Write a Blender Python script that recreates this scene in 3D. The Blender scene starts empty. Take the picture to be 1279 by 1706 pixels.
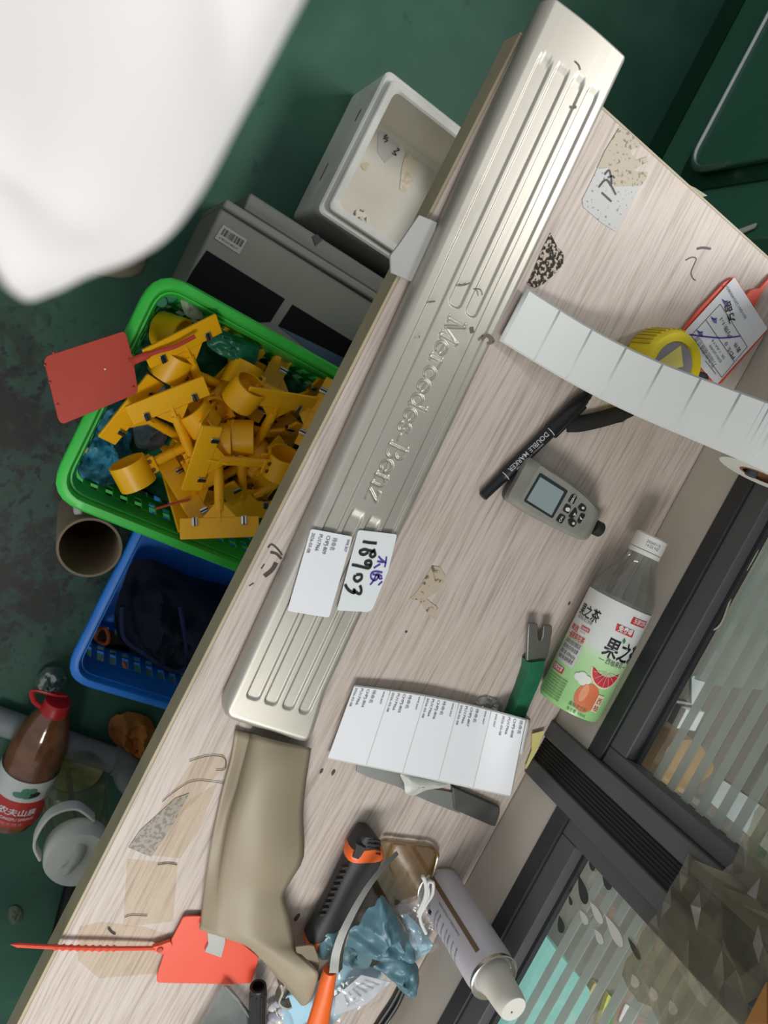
import bpy, bmesh, math, random
import numpy as np
from mathutils import Matrix, Vector, noise
random.seed(7)
PI = math.pi
SC = bpy.context.scene
COL = SC.collection

# ------------------------------------------------------------------ camera
W, H = 1279, 1706
FPX = 1282.0
RC = np.array([[-0.45881403, 0.80910446, 0.3672052], [0.88617548, 0.38661051, 0.25539251], [0.06467383, 0.44258591, -0.89439086]])
CAMZ = 1.35          # the phone is held 0.6 m above a 0.75 m bench
TZ = 0.75
cd = bpy.data.cameras.new('camera'); cam = bpy.data.objects.new('camera', cd); COL.objects.link(cam)
cd.sensor_fit = 'VERTICAL'; cd.sensor_height = 36; cd.lens = FPX / H * 36
cd.clip_start = 0.01
cam.matrix_world = Matrix(((RC[0][0], -RC[1][0], -RC[2][0], 0), (RC[0][1], -RC[1][1], -RC[2][1], 0), (RC[0][2], -RC[1][2], -RC[2][2], CAMZ), (0, 0, 0, 1)))
cd.dof.use_dof = True; cd.dof.focus_distance = 0.74; cd.dof.aperture_fstop = 10.5
SC.camera = cam
SC.view_settings.view_transform = 'Standard'; SC.view_settings.look = 'None'
SC.view_settings.gamma = 1; SC.view_settings.use_curve_mapping = False
SC.view_settings.exposure = 0.0
SC.cycles.max_bounces = 8; SC.cycles.transparent_max_bounces = 16
SC.cycles.caustics_reflective = False; SC.cycles.caustics_refractive = False
# ------------------------------------------------------------------ light
wd = bpy.data.worlds.new('World'); SC.world = wd; wd.use_nodes = True
wd.node_tree.nodes['Background'].inputs[0].default_value = (0.93, 0.97, 1.0, 1)
wd.node_tree.nodes['Background'].inputs[1].default_value = 0.43
def area(name, loc, target, sx, sy, power, col=(1, 1, 1)):
    l = bpy.data.lights.new(name, 'AREA'); l.shape = 'RECTANGLE'; l.size = sx; l.size_y = sy; l.energy = power; l.color = col
    o = bpy.data.objects.new(name, l); COL.objects.link(o); o.location = loc
    o.rotation_euler = (Vector(target) - Vector(loc)).to_track_quat('-Z', 'Y').to_euler()
    return o
area('ceiling_tube_light', (-1.05, 1.9, 2.6), (0.05, 0.3, 0.75), 1.2, 0.35, 48, (1, .985, .96))
area('ceiling_panel_light', (1.1, 0.4, 1.95), (0.45, 0.28, 0.75), 1.1, 0.4, 23, (1, .985, .96))

# ------------------------------------------------------------------ pixel helpers: a pixel of the photograph as a point at a known height
def ray(px, py):
    return RC.T @ np.array([px - 639.5, py - 853.0, FPX])
def F(px, py, z):
    d = ray(px, py); t = (z - CAMZ) / d[2]
    return Vector((t * d[0], t * d[1], CAMZ + t * d[2]))
def T(px, py, h=0.0):
    return F(px, py, TZ + h)
def Q(x0, y0, s, pts, h=0.0):          # points read off an enlarged crop
    return [T(x0 + x / s, y0 + y / s, h) for x, y in pts]
def atY(px, py, y):
    d = ray(px, py); t = y / d[1]
    return Vector((t * d[0], y, CAMZ + t * d[2]))

# ------------------------------------------------------------------ materials
MATS = {}
def lin(h):
    h = h.lstrip('#'); c = [int(h[i:i + 2], 16) / 255 for i in (0, 2, 4)]
    return tuple(x / 12.92 if x <= .04045 else ((x + .055) / 1.055) ** 2.4 for x in c) + (1,)
def base_mat(name):
    m = bpy.data.materials.new(name); m.use_nodes = True
    nt = m.node_tree; b = nt.nodes['Principled BSDF']
    return m, nt, b
def N(nt, t, **kw):
    n = nt.nodes.new(t)
    for k, v in kw.items():
        if k.startswith('i_'):
            n.inputs[k[2:].replace('_', ' ')].default_value = v
        else: setattr(n, k, v)
    return n
def coords(nt, scale=(1, 1, 1), rot=(0, 0, 0), kind='Object'):
    tc = N(nt, 'ShaderNodeTexCoord'); mp = N(nt, 'ShaderNodeMapping')
    mp.inputs['Scale'].default_value = scale; mp.inputs['Rotation'].default_value = rot
    nt.links.new(tc.outputs[kind], mp.inputs[0]); return mp.outputs[0]
def ramp(nt, fac, stops):
    r = N(nt, 'ShaderNodeValToRGB'); e = r.color_ramp.elements
    while len(e) < len(stops): e.new(0.5)
    for el, (p, c) in zip(e, stops): el.position = p; el.color = c
    nt.links.new(fac, r.inputs[0]); return r.outputs[0]
def mix(nt, fac, a, b, blend='MIX'):
    m = N(nt, 'ShaderNodeMix', data_type='RGBA', blend_type=blend)
    for inp, v in ((m.inputs[0], fac), (m.inputs[6], a), (m.inputs[7], b)):
        if isinstance(v, (int, float)): inp.default_value = v
        elif isinstance(v, tuple): inp.default_value = v
        else: nt.links.new(v, inp)
    return m.outputs[2]
def M(name, col, rough=.5, metal=0., dirt=0.08, scale=30, bump=0., spec=.5, dirtcol=None, coat=0., bscale=None):
    """plain procedural surface: a colour with soft noise wear"""
    if name in MATS: return MATS[name]
    m, nt, b = base_mat(name); c = lin(col)
    co = coords(nt)
    n = N(nt, 'ShaderNodeTexNoise', i_Scale=scale, i_Detail=5.0); nt.links.new(co, n.inputs['Vector'])
    d = lin(dirtcol) if dirtcol else tuple(x * .45 for x in c[:3]) + (1,)
    f = ramp(nt, n.outputs[0], [(.38, (0, 0, 0, 1)), (.75, (dirt * 3,) * 3 + (1,))])
    nt.links.new(mix(nt, f, c, d), b.inputs['Base Color'])
    b.inputs['Roughness'].default_value = rough; b.inputs['Metallic'].default_value = metal
    b.inputs['Specular IOR Level'].default_value = spec; b.inputs['Coat Weight'].default_value = coat
    if bump:
        n2 = N(nt, 'ShaderNodeTexNoise', i_Scale=bscale or scale * 6, i_Detail=4.0); nt.links.new(co, n2.inputs['Vector'])
        bp = N(nt, 'ShaderNodeBump', i_Strength=bump, i_Distance=.002); nt.links.new(n2.outputs[0], bp.inputs['Height']); nt.links.new(bp.outputs[0], b.inputs['Normal'])
    MATS[name] = m; return m
def M_clear(name, tint='#ffffff', opac=.12, rough=.05, body='#ffffff', gloss=.18, fres=.7):
    """thin clear plastic or glass: see-through film with a reflecting skin and a little body colour"""
    if name in MATS: return MATS[name]
    m, nt, b = base_mat(name); out = nt.nodes['Material Output']
    tr = N(nt, 'ShaderNodeBsdfTransparent'); tr.inputs[0].default_value = lin(tint)
    b.inputs['Base Color'].default_value = lin(body); b.inputs['Roughness'].default_value = max(rough, .15)
    gl = N(nt, 'ShaderNodeBsdfGlossy'); gl.inputs['Roughness'].default_value = rough
    n = N(nt, 'ShaderNodeTexNoise', i_Scale=40.0, i_Detail=3.0); nt.links.new(coords(nt), n.inputs['Vector'])
    rp = ramp(nt, n.outputs[0], [(.3, (opac * .6,) * 3 + (1,)), (.7, (min(1, opac * 1.4),) * 3 + (1,))])
    m1 = N(nt, 'ShaderNodeMixShader'); nt.links.new(rp, m1.inputs[0]); nt.links.new(tr.outputs[0], m1.inputs[1]); nt.links.new(b.outputs[0], m1.inputs[2])
    lw = N(nt, 'ShaderNodeLayerWeight', i_Blend=.25); mm = N(nt, 'ShaderNodeMath', operation='MULTIPLY_ADD'); mm.inputs[1].default_value = fres; mm.inputs[2].default_value = gloss * .35
    nt.links.new(lw.outputs['Fresnel'], mm.inputs[0])
    m2 = N(nt, 'ShaderNodeMixShader'); nt.links.new(mm.outputs[0], m2.inputs[0]); nt.links.new(m1.outputs[0], m2.inputs[1]); nt.links.new(gl.outputs[0], m2.inputs[2])
    nt.links.new(m2.outputs[0], out.inputs[0]); MATS[name] = m; return m

def make_wood():
    m, nt, b = base_mat('bench_laminate')
    co = coords(nt, (13, 340, 1))
    wob = N(nt, 'ShaderNodeTexNoise', i_Scale=1.0, i_Detail=3.0); nt.links.new(coords(nt, (4, 9, 1)), wob.inputs['Vector'])
    add = N(nt, 'ShaderNodeVectorMath', operation='MULTIPLY_ADD'); add.inputs[1].default_value = (0, 4.6, 0)
    nt.links.new(wob.outputs['Color'], add.inputs[0]); nt.links.new(co, add.inputs[2])
    n1 = N(nt, 'ShaderNodeTexNoise', i_Scale=1.0, i_Detail=7.0, i_Roughness=.62); nt.links.new(add.outputs[0], n1.inputs['Vector'])
    n2 = N(nt, 'ShaderNodeTexNoise', i_Scale=4.5, i_Detail=4.0); nt.links.new(add.outputs[0], n2.inputs['Vector'])
    n3 = N(nt, 'ShaderNodeTexNoise', i_Scale=6.0, i_Detail=4.0); nt.links.new(coords(nt), n3.inputs['Vector'])
    c1 = ramp(nt, n1.outputs[0], [(.34, lin('#a5978c')), (.44, lin('#baaca2')), (.52, lin('#c5b8ae')), (.7, lin('#cdc2ba'))])
    c2 = mix(nt, ramp(nt, n2.outputs[0], [(.35, (.55, .55, .55, 1)), (.5, (1, 1, 1, 1))]), lin('#b3a59c'), c1)
    c2 = mix(nt, .55, c1, c2)
    c3 = mix(nt, ramp(nt, n3.outputs[0], [(.5, (0, 0, 0, 1)), (.8, (.3, .3, .3, 1))]), c2, lin('#b3a392'))
    v = N(nt, 'ShaderNodeTexVoronoi', i_Scale=38.0); nt.links.new(coords(nt), v.inputs['Vector'])
    sp = ramp(nt, v.outputs['Distance'], [(.045, (1, 1, 1, 1)), (.06, (0, 0, 0, 1))])
    n4 = N(nt, 'ShaderNodeTexNoise', i_Scale=13.0); nt.links.new(coords(nt), n4.inputs['Vector'])
    gate = ramp(nt, n4.outputs[0], [(.6, (0, 0, 0, 1)), (.64, (1, 1, 1, 1))])
    c4 = mix(nt, mix(nt, 1.0, sp, gate, 'MULTIPLY'), c3, lin('#3d352f'))
    nt.links.new(c4, b.inputs['Base Color']); b.inputs['Roughness'].default_value = .5
    bp = N(nt, 'ShaderNodeBump', i_Strength=.12, i_Distance=.001); nt.links.new(n1.outputs[0], bp.inputs['Height']); nt.links.new(bp.outputs[0], b.inputs['Normal'])
    return m
def make_floor():
    m, nt, b = base_mat('green_epoxy_floor')
    n1 = N(nt, 'ShaderNodeTexNoise', i_Scale=9.0, i_Detail=6.0); nt.links.new(coords(nt), n1.inputs['Vector'])
    g = ramp(nt, n1.outputs[0], [(.3, lin('#2c5847')), (.55, lin('#355f4e')), (.8, lin('#436b5a'))])
    # worn walkway in front of the bench: paint scuffed down to dark concrete in blotches, the shade there put into the dark colours too
    tc = N(nt, 'ShaderNodeTexCoord'); sx = N(nt, 'ShaderNodeSeparateXYZ'); nt.links.new(tc.outputs['Object'], sx.inputs[0])
    mp = N(nt, 'ShaderNodeMapping'); mp.inputs['Location'].default_value = (-.95, -.05, 0); mp.inputs['Scale'].default_value = (2.6, 3.2, 1)
    nt.links.new(tc.outputs['Object'], mp.inputs[0])
    ln = N(nt, 'ShaderNodeVectorMath', operation='LENGTH'); nt.links.new(mp.outputs[0], ln.inputs[0])
    near = ramp(nt, ln.outputs['Value'], [(.55, (1, 1, 1, 1)), (.98, (0, 0, 0, 1))])
    n2 = N(nt, 'ShaderNodeTexNoise', i_Scale=7.0, i_Detail=8.0, i_Roughness=.7); nt.links.new(coords(nt), n2.inputs['Vector'])
    n3 = N(nt, 'ShaderNodeTexNoise', i_Scale=60.0, i_Detail=4.0); nt.links.new(coords(nt), n3.inputs['Vector'])
    g2 = mix(nt, mix(nt, 1.0, near, (.7, .7, .7, 1), 'MULTIPLY'), g, lin('#263a32'))
    wear = ramp(nt, n2.outputs[0], [(.47, (0, 0, 0, 1)), (.54, (1, 1, 1, 1))])
    speck = ramp(nt, n3.outputs[0], [(.56, (0, 0, 0, 1)), (.62, (1, 1, 1, 1))])
    w = mix(nt, 1.0, wear, near, 'MULTIPLY'); s = mix(nt, 1.0, speck, near, 'MULTIPLY')
    c = mix(nt, w, g2, lin('#23241e')); c = mix(nt, s, c, lin('#151d1a'))
    n5 = N(nt, 'ShaderNodeTexNoise', i_Scale=26.0, i_Detail=5.0); nt.links.new(coords(nt), n5.inputs['Vector'])
    c = mix(nt, ramp(nt, n5.outputs[0], [(.68, (0, 0, 0, 1)), (.72, (.6, .6, .6, 1))]), c, lin('#27453a'))
    nt.links.new(c, b.inputs['Base Color']); b.inputs['Roughness'].default_value = .5; b.inputs['Specular IOR Level'].default_value = .3
    return m
def make_steel(name, col='#b9b3a8', rough=.36, brushed=(4, 400, 4), metal=.92):
    m, nt, b = base_mat(name)
    n = N(nt, 'ShaderNodeTexNoise', i_Scale=1.0, i_Detail=4.0); nt.links.new(coords(nt, brushed), n.inputs['Vector'])
    n2 = N(nt, 'ShaderNodeTexNoise', i_Scale=22.0, i_Detail=6.0); nt.links.new(coords(nt), n2.inputs['Vector'])
    c = tuple(x * .55 for x in lin(col)[:3]) + (1,)
    cc = mix(nt, ramp(nt, n2.outputs[0], [(.6, (0, 0, 0, 1)), (.85, (.5, .5, .5, 1))]), lin(col), c)
    nt.links.new(cc, b.inputs['Base Color']); b.inputs['Metallic'].default_value = metal
    r = N(nt, 'ShaderNodeMapRange'); r.inputs['To Min'].default_value = rough - .07; r.inputs['To Max'].default_value = rough + .09
    nt.links.new(n.outputs[0], r.inputs[0]); nt.links.new(r.outputs[0], b.inputs['Roughness'])
    MATS[name] = m; return m
def make_speckle(name, base, speck, thr=.5, scale=120, rough=.7, alpha=1.):
    m, nt, b = base_mat(name)
    n = N(nt, 'ShaderNodeTexNoise', i_Scale=float(scale), i_Detail=5.0); nt.links.new(coords(nt), n.inputs['Vector'])
    f = ramp(nt, n.outputs[0], [(thr - .03, (0, 0, 0, 1)), (thr + .03, (1, 1, 1, 1))])
    nt.links.new(mix(nt, f, lin(base), lin(speck)), b.inputs['Base Color']); b.inputs['Roughness'].default_value = rough
    if alpha < 1:
        mm = N(nt, 'ShaderNodeMath', operation='MAXIMUM'); mm.inputs[1].default_value = alpha
        nt.links.new(f, mm.inputs[0]); nt.links.new(mm.outputs[0], b.inputs['Alpha'])
    MATS[name] = m; return m

wood = make_wood(); floor_m = make_floor()
steel_plate = make_steel('brushed_sill_steel', '#bab6ac', .45, (4, 500, 4), .74)
steel = make_steel('worn_tool_steel', '#85857f', .42, (60, 60, 60), .8)
chrome = make_steel('bright_clip_steel', '#d0d0d0', .2, (50, 50, 50), 1.)
white = M('white_paper', '#e6e8ec', .55, dirt=.01)
ink = M('black_ink', '#17171a', .5, dirt=0.)
grey_ink = M('grey_ink', '#6f737c', .6, dirt=0.)
purple = M('violet_pen_ink', '#4a3a9c', .5, dirt=0.)
black = M('black_plastic', '#17181a', .38, dirt=.05)
yellow = M('yellow_clip_plastic', '#f8b80c', .42, dirt=.04, scale=25, dirtcol='#8a6414')
green_b = M('green_basket_plastic', '#3ecb4a', .4, dirt=.08, scale=14, dirtcol='#1a6b2a')
blue_b = M('blue_basket_plastic', '#2583ea', .4, dirt=.08, scale=14, dirtcol='#0f3f78')
redp = M('red_seal_plastic', '#e8553b', .4, dirt=.03)
redd = M('dark_red_seal_plastic', '#b83a24', .5, dirt=.03)
frame_m = M('anthracite_frame', '#515254', .5, dirt=.05, scale=12)
frame_d = M('anthracite_frame_dark', '#2d2e30', .5, dirt=.03, scale=12)
panel_m = M('cream_wall_panel', '#bdb6aa', .6, dirt=.07, scale=8, dirtcol='#8c8478')

# ------------------------------------------------------------------ mesh helpers
ORG = {}
class MB:
    def __init__(s): s.v = []; s.f = []
    def add(s, vs, fs):
        o = len(s.v); s.v += [Vector(v) for v in vs]; s.f += [tuple(i + o for i in f) for f in fs]; return s
    def join(s, o): return s.add(o.v, o.f)
    def box(s, c, d, m=None):
        c = Vector(c); h = Vector(d) / 2
        vs = [Vector((x * h.x, y * h.y, z * h.z)) for x in (-1, 1) for y in (-1, 1) for z in (-1, 1)]
        if m: vs = [m @ v for v in vs]
        return s.add([c + v for v in vs], [(0, 1, 3, 2), (4, 6, 7, 5), (0, 4, 5, 1), (2, 3, 7, 6), (0, 2, 6, 4), (1, 5, 7, 3)])
    def span(s, a, b): return s.box([(p + q) / 2 for p, q in zip(a, b)], [abs(q - p) for p, q in zip(a, b)])
    def prism(s, pts, d):
        """polygon pts (3D) pushed along vector d"""
        pts = [Vector(p) for p in pts]; n = len(pts); d = Vector(d)
        return s.add(pts + [p + d for p in pts], [tuple(range(n)), tuple(range(2 * n - 1, n - 1, -1))] + [(i, i + n, (i + 1) % n + n, (i + 1) % n) for i in range(n)])
    def loft(s, rings, cap=True, close=True):
        n = len(rings[0]); vs = [p for r in rings for p in r]; fs = []
        for k in range(len(rings) - 1):
            for i in range(n if close else n - 1):
                j = (i + 1) % n; fs.append((k * n + i, k * n + j, (k + 1) * n + j, (k + 1) * n + i))
        if cap: fs += [tuple(range(n - 1, -1, -1)), tuple(range((len(rings) - 1) * n, len(rings) * n))]
        return s.add(vs, fs)
    def tube(s, path, r, n=10, cap=True, flat=1.0):
        path = [Vector(p) for p in path]; rs = r if isinstance(r, (list, tuple)) else [r] * len(path); rings = []
        t0 = (path[1] - path[0]).normalized(); up = Vector((0, 0, 1)) if abs(t0.z) < .9 else Vector((0, 1, 0))
        for i, p in enumerate(path):
            t = (path[min(i + 1, len(path) - 1)] - path[max(i - 1, 0)]).normalized()
            a = t.cross(up).normalized(); b = a.cross(t).normalized(); up = b
            rings.append([p + (a * math.cos(2 * PI * k / n) + b * math.sin(2 * PI * k / n) * flat) * rs[i] for k in range(n)])
        return s.loft(rings, cap)
    def lathe(s, prof, o=(0, 0, 0), ax=(0, 0, 1), n=32, cap=True):
        ax = Vector(ax).normalized(); u = ax.orthogonal().normalized(); w = ax.cross(u); o = Vector(o)
        return s.loft([[o + ax * h + (u * math.cos(2 * PI * k / n) + w * math.sin(2 * PI * k / n)) * r for k in range(n)] for r, h in prof], cap)
    def grid(s, P):
        m = len(P[0]); return s.add([p for r in P for p in r], [(i * m + j, i * m + j + 1, (i + 1) * m + j + 1, (i + 1) * m + j) for i in range(len(P) - 1) for j in range(m - 1)])
    def xf(s, m): s.v = [m @ v for v in s.v]; return s
    def map(s, fn): s.v = [Vector(fn(v)) for v in s.v]; return s
    def build(s, name, mat, parent=None, smooth=40, bevel=0, solid=0, sub=0, seg=2):
        me = bpy.data.meshes.new(name); org = ORG.get(parent.name, Vector((0, 0, 0))) if parent else Vector((0, 0, 0))
        me.from_pydata([v - org for v in s.v], [], s.f); me.materials.append(mat)
        bm = bmesh.new(); bm.from_mesh(me); bmesh.ops.recalc_face_normals(bm, faces=bm.faces); bm.to_mesh(me); bm.free()
        if smooth:
            me.shade_smooth(); me.set_sharp_from_angle(angle=math.radians(smooth))
        o = bpy.data.objects.new(name, me); COL.objects.link(o)
        if parent: o.parent = parent; ORG[o.name] = org
        if solid: md = o.modifiers.new('solid', 'SOLIDIFY'); md.thickness = solid; md.offset = 0
        if bevel:
            md = o.modifiers.new('bevel', 'BEVEL'); md.width = bevel; md.segments = seg; md.limit_method = 'ANGLE'; md.angle_limit = math.radians(35)
        if sub: md = o.modifiers.new('sub', 'SUBSURF'); md.levels = md.render_levels = sub
        return o
def tag(o, label=None, cat=None, group=None, kind=None):
    for k, v in (('label', label), ('category', cat), ('group', group), ('kind', kind)):
        if v: o[k] = v
    return o
def thing(name, loc, label, cat, group=None):
    o = bpy.data.objects.new(name, None); COL.objects.link(o); o.location = loc; o.empty_display_size = .02
    ORG[o.name] = Vector(loc); return tag(o, label, cat, group)
def smoothstep(a, b, x):
    t = min(1, max(0, (x - a) / (b - a))); return t * t * (3 - 2 * t)
def catmull(pts, n=6, closed=False):
    pts = [Vector(p) for p in pts]; out = []; k = len(pts)
    for i in range(k if closed else k - 1):
        p0, p1, p2, p3 = (pts[(i + d) % k] if closed else pts[min(max(i + d, 0), k - 1)] for d in (-1, 0, 1, 2))
        for j in range(n):
            t = j / n; out.append(.5 * ((2 * p1) + (p2 - p0) * t + (2 * p0 - 5 * p1 + 4 * p2 - p3) * t * t + (3 * p1 - p0 - 3 * p2 + p3) * t ** 3))
    if not closed: out.append(pts[-1])
    return out
def roundpoly(pts, r, n=4):
    """rounds the corners of a polygon of 3D points lying in a plane"""
    pts = [Vector(p) for p in pts]; out = []; k = len(pts)
    for i in range(k):
        p = pts[i]; a = pts[i - 1] - p; b = pts[(i + 1) % k] - p; q = min(r, a.length * .45, b.length * .45)
        s, e = p + a.normalized() * q, p + b.normalized() * q
        for j in range(n + 1):
            t = j / n; out.append(s * (1 - t) ** 2 + p * 2 * t * (1 - t) + e * t * t)
    return out
def crumple(outline, dome=.01, amp=.006, freq=40, rings=12, seed=0, ridged=True, nper=6, centre=None, base=.001):
    """a crumpled sheet over a star-shaped outline (3D points): folds from ridged noise, edge kept on its outline"""
    o = catmull(outline, nper, True); c = Vector(centre) if centre else sum(o, Vector()) / len(o); m = MB(); P = []
    for k in range(1, rings + 1):
        t = k / rings; row = []
        for p in o:
            q = c.lerp(p, t); nv = noise.fractal(Vector((q.x * freq + seed, q.y * freq, seed * 1.7)), 1.0, 2.0, 4)
            if ridged: nv = 1 - 2 * abs(nv)
            z = dome * (1 - t ** 2) + amp * nv * (1 - .55 * t ** 3) + base
            row.append(Vector((q.x, q.y, q.z + max(z, base))))
        P.append(row)
    n = len(o); m.add([Vector((c.x, c.y, c.z + dome + amp * .4))], [])
    m.add([p for r in P for p in r], [])
    for i in range(n): m.f.append((0, 1 + i, 1 + (i + 1) % n))
    for k in range(rings - 1):
        for i in range(n):
            j = (i + 1) % n; m.f.append((1 + k * n + i, 1 + (k + 1) * n + i, 1 + (k + 1) * n + j, 1 + k * n + j))
    return m
TXT = {}
def text(s, size=1., bold=0., align='LEFT', fit=None):
    """lettering as flat mesh in the xy plane, baseline at y=0"""
    key = (s, bold)
    if key not in TXT:
        c = bpy.data.curves.new('lettering', 'FONT'); c.body = s; c.resolution_u = 2; c.offset = bold
        o = bpy.data.objects.new('lettering', c); COL.objects.link(o); me = o.to_mesh()
        TXT[key] = ([tuple(v.co) for v in me.vertices], [tuple(p.vertices) for p in me.polygons])
        o.to_mesh_clear(); bpy.data.objects.remove(o); bpy.data.curves.remove(c)
    vs, fs = TXT[key]
    if not vs: return MB()
    w = max(v[0] for v in vs); k = fit / w if fit else size
    off = {'LEFT': 0, 'CENTER': -w / 2, 'RIGHT': -w}[align]
    ky = size if fit else k
    return MB().add([((v[0] + off) * k, v[1] * ky, 0) for v in vs], fs)
def frame2(o, xd, n=(0, 0, 1)):
    """matrix: x along xd, z along n, at o"""
    n = Vector(n).normalized(); x = Vector(xd); x = (x - n * x.dot(n)).normalized(); y = n.cross(x)
    return Matrix(((x.x, y.x, n.x, o[0]), (x.y, y.y, n.y, o[1]), (x.z, y.z, n.z, o[2]), (0, 0, 0, 1)))
def bilin(A, B, Cc, D):
    """A lower-left, B lower-right, Cc upper-right, D upper-left -> function of (u,v)"""
    return lambda u, v, lift=0.: (A * (1 - u) * (1 - v) + B * u * (1 - v) + Cc * u * v + D * (1 - u) * v) + Vector((0, 0, lift))
def strokes(lines, w, h, fn=None):
    """hand-drawn pen strokes: flat ribbons along polylines; fn maps (x,y)->3D"""
    m = MB()
    for ln in lines:
        pts = catmull([(x, y, 0) for x, y in ln], 5) if len(ln) > 2 else [Vector((x, y, 0)) for x, y in ln]
        L, Rr = [], []
        for i, p in enumerate(pts):
            t = (pts[min(i + 1, len(pts) - 1)] - pts[max(i - 1, 0)]).normalized(); q = Vector((-t.y, t.x, 0)) * w / 2
            L.append(p + q); Rr.append(p - q)
        m.grid([[a, b] for a, b in zip(L, Rr)])
    return m.map(lambda v: fn(v.x, v.y)) if fn else m

# ================================================================== the setting
tag(MB().span((-3, -2, -.06), (3, 3.2, 0)).build('floor', floor_m), kind='structure')
YW = .587
tag(MB().span((-.345, YW, 0), (2.2, YW + .03, TZ + .058)).build('wall_back', panel_m, bevel=.002), kind='structure')
# window frames, glass and frosted strips
glass = M_clear('window_glass', '#f5faf7', .05, .02, '#b9c8c0', .35)
def make_frost():
    m, nt, b = base_mat('frosted_film'); out = nt.nodes['Material Output']
    tr = N(nt, 'ShaderNodeBsdfTransparent'); tl = N(nt, 'ShaderNodeBsdfTranslucent'); tl.inputs[0].default_value = lin('#e4ebe4')
    n = N(nt, 'ShaderNodeTexNoise', i_Scale=25.0); nt.links.new(coords(nt), n.inputs['Vector'])
    nt.links.new(ramp(nt, n.outputs[0], [(.3, lin('#c4cbc4')), (.7, lin('#d3d9d2'))]), b.inputs['Base Color']); b.inputs['Roughness'].default_value = .5
    a = N(nt, 'ShaderNodeMixShader'); a.inputs[0].default_value = .55; nt.links.new(b.outputs[0], a.inputs[1]); nt.links.new(tl.outputs[0], a.inputs[2])
    c = N(nt, 'ShaderNodeMixShader'); c.inputs[0].default_value = .72; nt.links.new(tr.outputs[0], c.inputs[1]); nt.links.new(a.outputs[0], c.inputs[2])
    nt.links.new(c.outputs[0], out.inputs[0]); return m
frost = make_frost()
ZT = TZ + .95
def window(name, x0, x1, film_top):
    w = tag(MB().span((x0, YW - .001, TZ + .057), (x1, YW + .028, TZ + .076)).build(name, frame_d, bevel=.001), kind='structure')
    for nm, a, b in (('bottom_rail', (x0 + .017, YW + .002, TZ + .076), (x1 - .017, YW + .026, TZ + .099)), ('top_rail', (x0 + .017, YW + .002, ZT - .025), (x1 - .017, YW + .05, ZT)),
                     ('stile', (x0, YW + .002, TZ + .076), (x0 + .017, YW + .026, ZT)), ('stile', (x1 - .017, YW + .002, TZ + .076), (x1, YW + .026, ZT))):
        MB().span(a, b).build(nm, frame_m, w, bevel=.0012)
    MB().span((x0 + .008, YW + .014, TZ + .098), (x1 - .008, YW + .019, TZ + .103)).build('gasket', frame_d, w)
    MB().span((x0 + .01, YW + .020, TZ + .09), (x1 - .01, YW + .025, ZT - .01)).build('pane', glass, w)
    z = TZ + .121; s = MB().span((x0 + .017, YW + .0187, 0), (x1 - .017, YW + .0195, .0088))
    first = None
    while z < TZ + film_top:
        if first is None: first = s.map(lambda v: v + Vector((0, 0, z))).build('frosted_strip', frost, w, smooth=0); z0 = z
        else:
            c = first.copy(); c.location.z = z - z0; COL.objects.link(c); c.parent = w
        z += .0175
    return w
w1 = window('window_1', -.345, .164, .45); w2 = window('window_2', .227, 1.6, .45)
bp = tag(MB().span((.164, YW - .005, TZ), (.183, YW + .06, ZT)).build('trim_1', frame_m, bevel=.0015), kind='structure')
MB().span((.209, YW - .005, TZ), (.2265, YW + .06, ZT)).build('post_face', frame_m, bp, bevel=.0015)
MB().span((.183, YW - .0008, TZ), (.209, YW + .06, ZT)).build('post_groove', M('ribbed_black_channel', '#101112', .6), bp)
gm = MB()
for k in range(6): gm.span((.1855 + k * .0036, YW - .002, TZ), (.187 + k * .0036, YW + .001, ZT))
gm.build('post_rib', M('ribbed_black_channel', '#101112', .6), bp)
# drops cut in the frosted film of window_2, and a leaf shaped emblem on window_1
dm = M('clear_drop_film', '#3b3f3b', .3); dw = M('pale_drop_film', '#cfcfc4', .5)
def drop(px, py, L, wd, ang, mat, w):
    c = atY(px, py, YW + .0182); pts = []
    for k in range(18):
        a = 2 * PI * k / 18; r = math.sin(a / 2) ** 1.2; x = math.sin(a) * wd * .5 * math.sin(a / 2); y = math.cos(a) * L * .5
        pts.append(Vector((c.x + x * math.cos(ang) - y * math.sin(ang), YW + .0182, c.z + x * math.sin(ang) + y * math.cos(ang))))
    MB().prism(pts, (0, -.0004, 0)).build('drop_decal', mat, w)
for d in ((946, 1468, .02, .010, 2.6, dm), (970, 1482, .026, .013, 2.6, dm), (985, 1437, .016, .008, 2.6, dm), (1010, 1462, .022, .012, 2.6, dm), (950, 1500, .009, .005, 2.6, dm), (934, 1540, .015, .011, 2.5, dm),
          (993, 1520, .022, .010, 2.9, dw), (972, 1528, .014, .009, 2.9, dw), (1022, 1550, .03, .012, 2.9, dw), (997, 1560, .014, .009, 2.9, dw), (1056, 1580, .02, .007, 2.9, dm), (1120, 1568, .014, .010, 2.4, dw),
          (1057, 1634, .010, .011, 2.6, white), (1088, 1655, .010, .011, 2.6, white), (1120, 1678, .010, .011, 2.6, white)):
    drop(*d, w2)
em = MB()
for pp in ([(1184, 1032), (1193, 1021), (1202, 1028)], [(1191, 1018), (1199, 1012), (1201, 1020)], [(1197, 1010), (1203, 1003), (1204, 1010)]): em.prism([atY(x, y, YW + .0182) for x, y in pp], (0, -.0004, 0))
em.build('leaf_decal', M('dark_green_decal', '#1d3b33', .5), w1)
MB().tube(catmull([atY(x, y, YW + .0175) for x, y in ((1279, 878), (1255, 930), (1222, 985), (1200, 1040), (1176, 1053))], 6), .0009, 6).build('sealant_line', M('sealant', '#a9b09a', .5), w1)
mk_, mnt, mb_ = base_mat('milky_sheet'); mout = mnt.nodes['Material Output']
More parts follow.
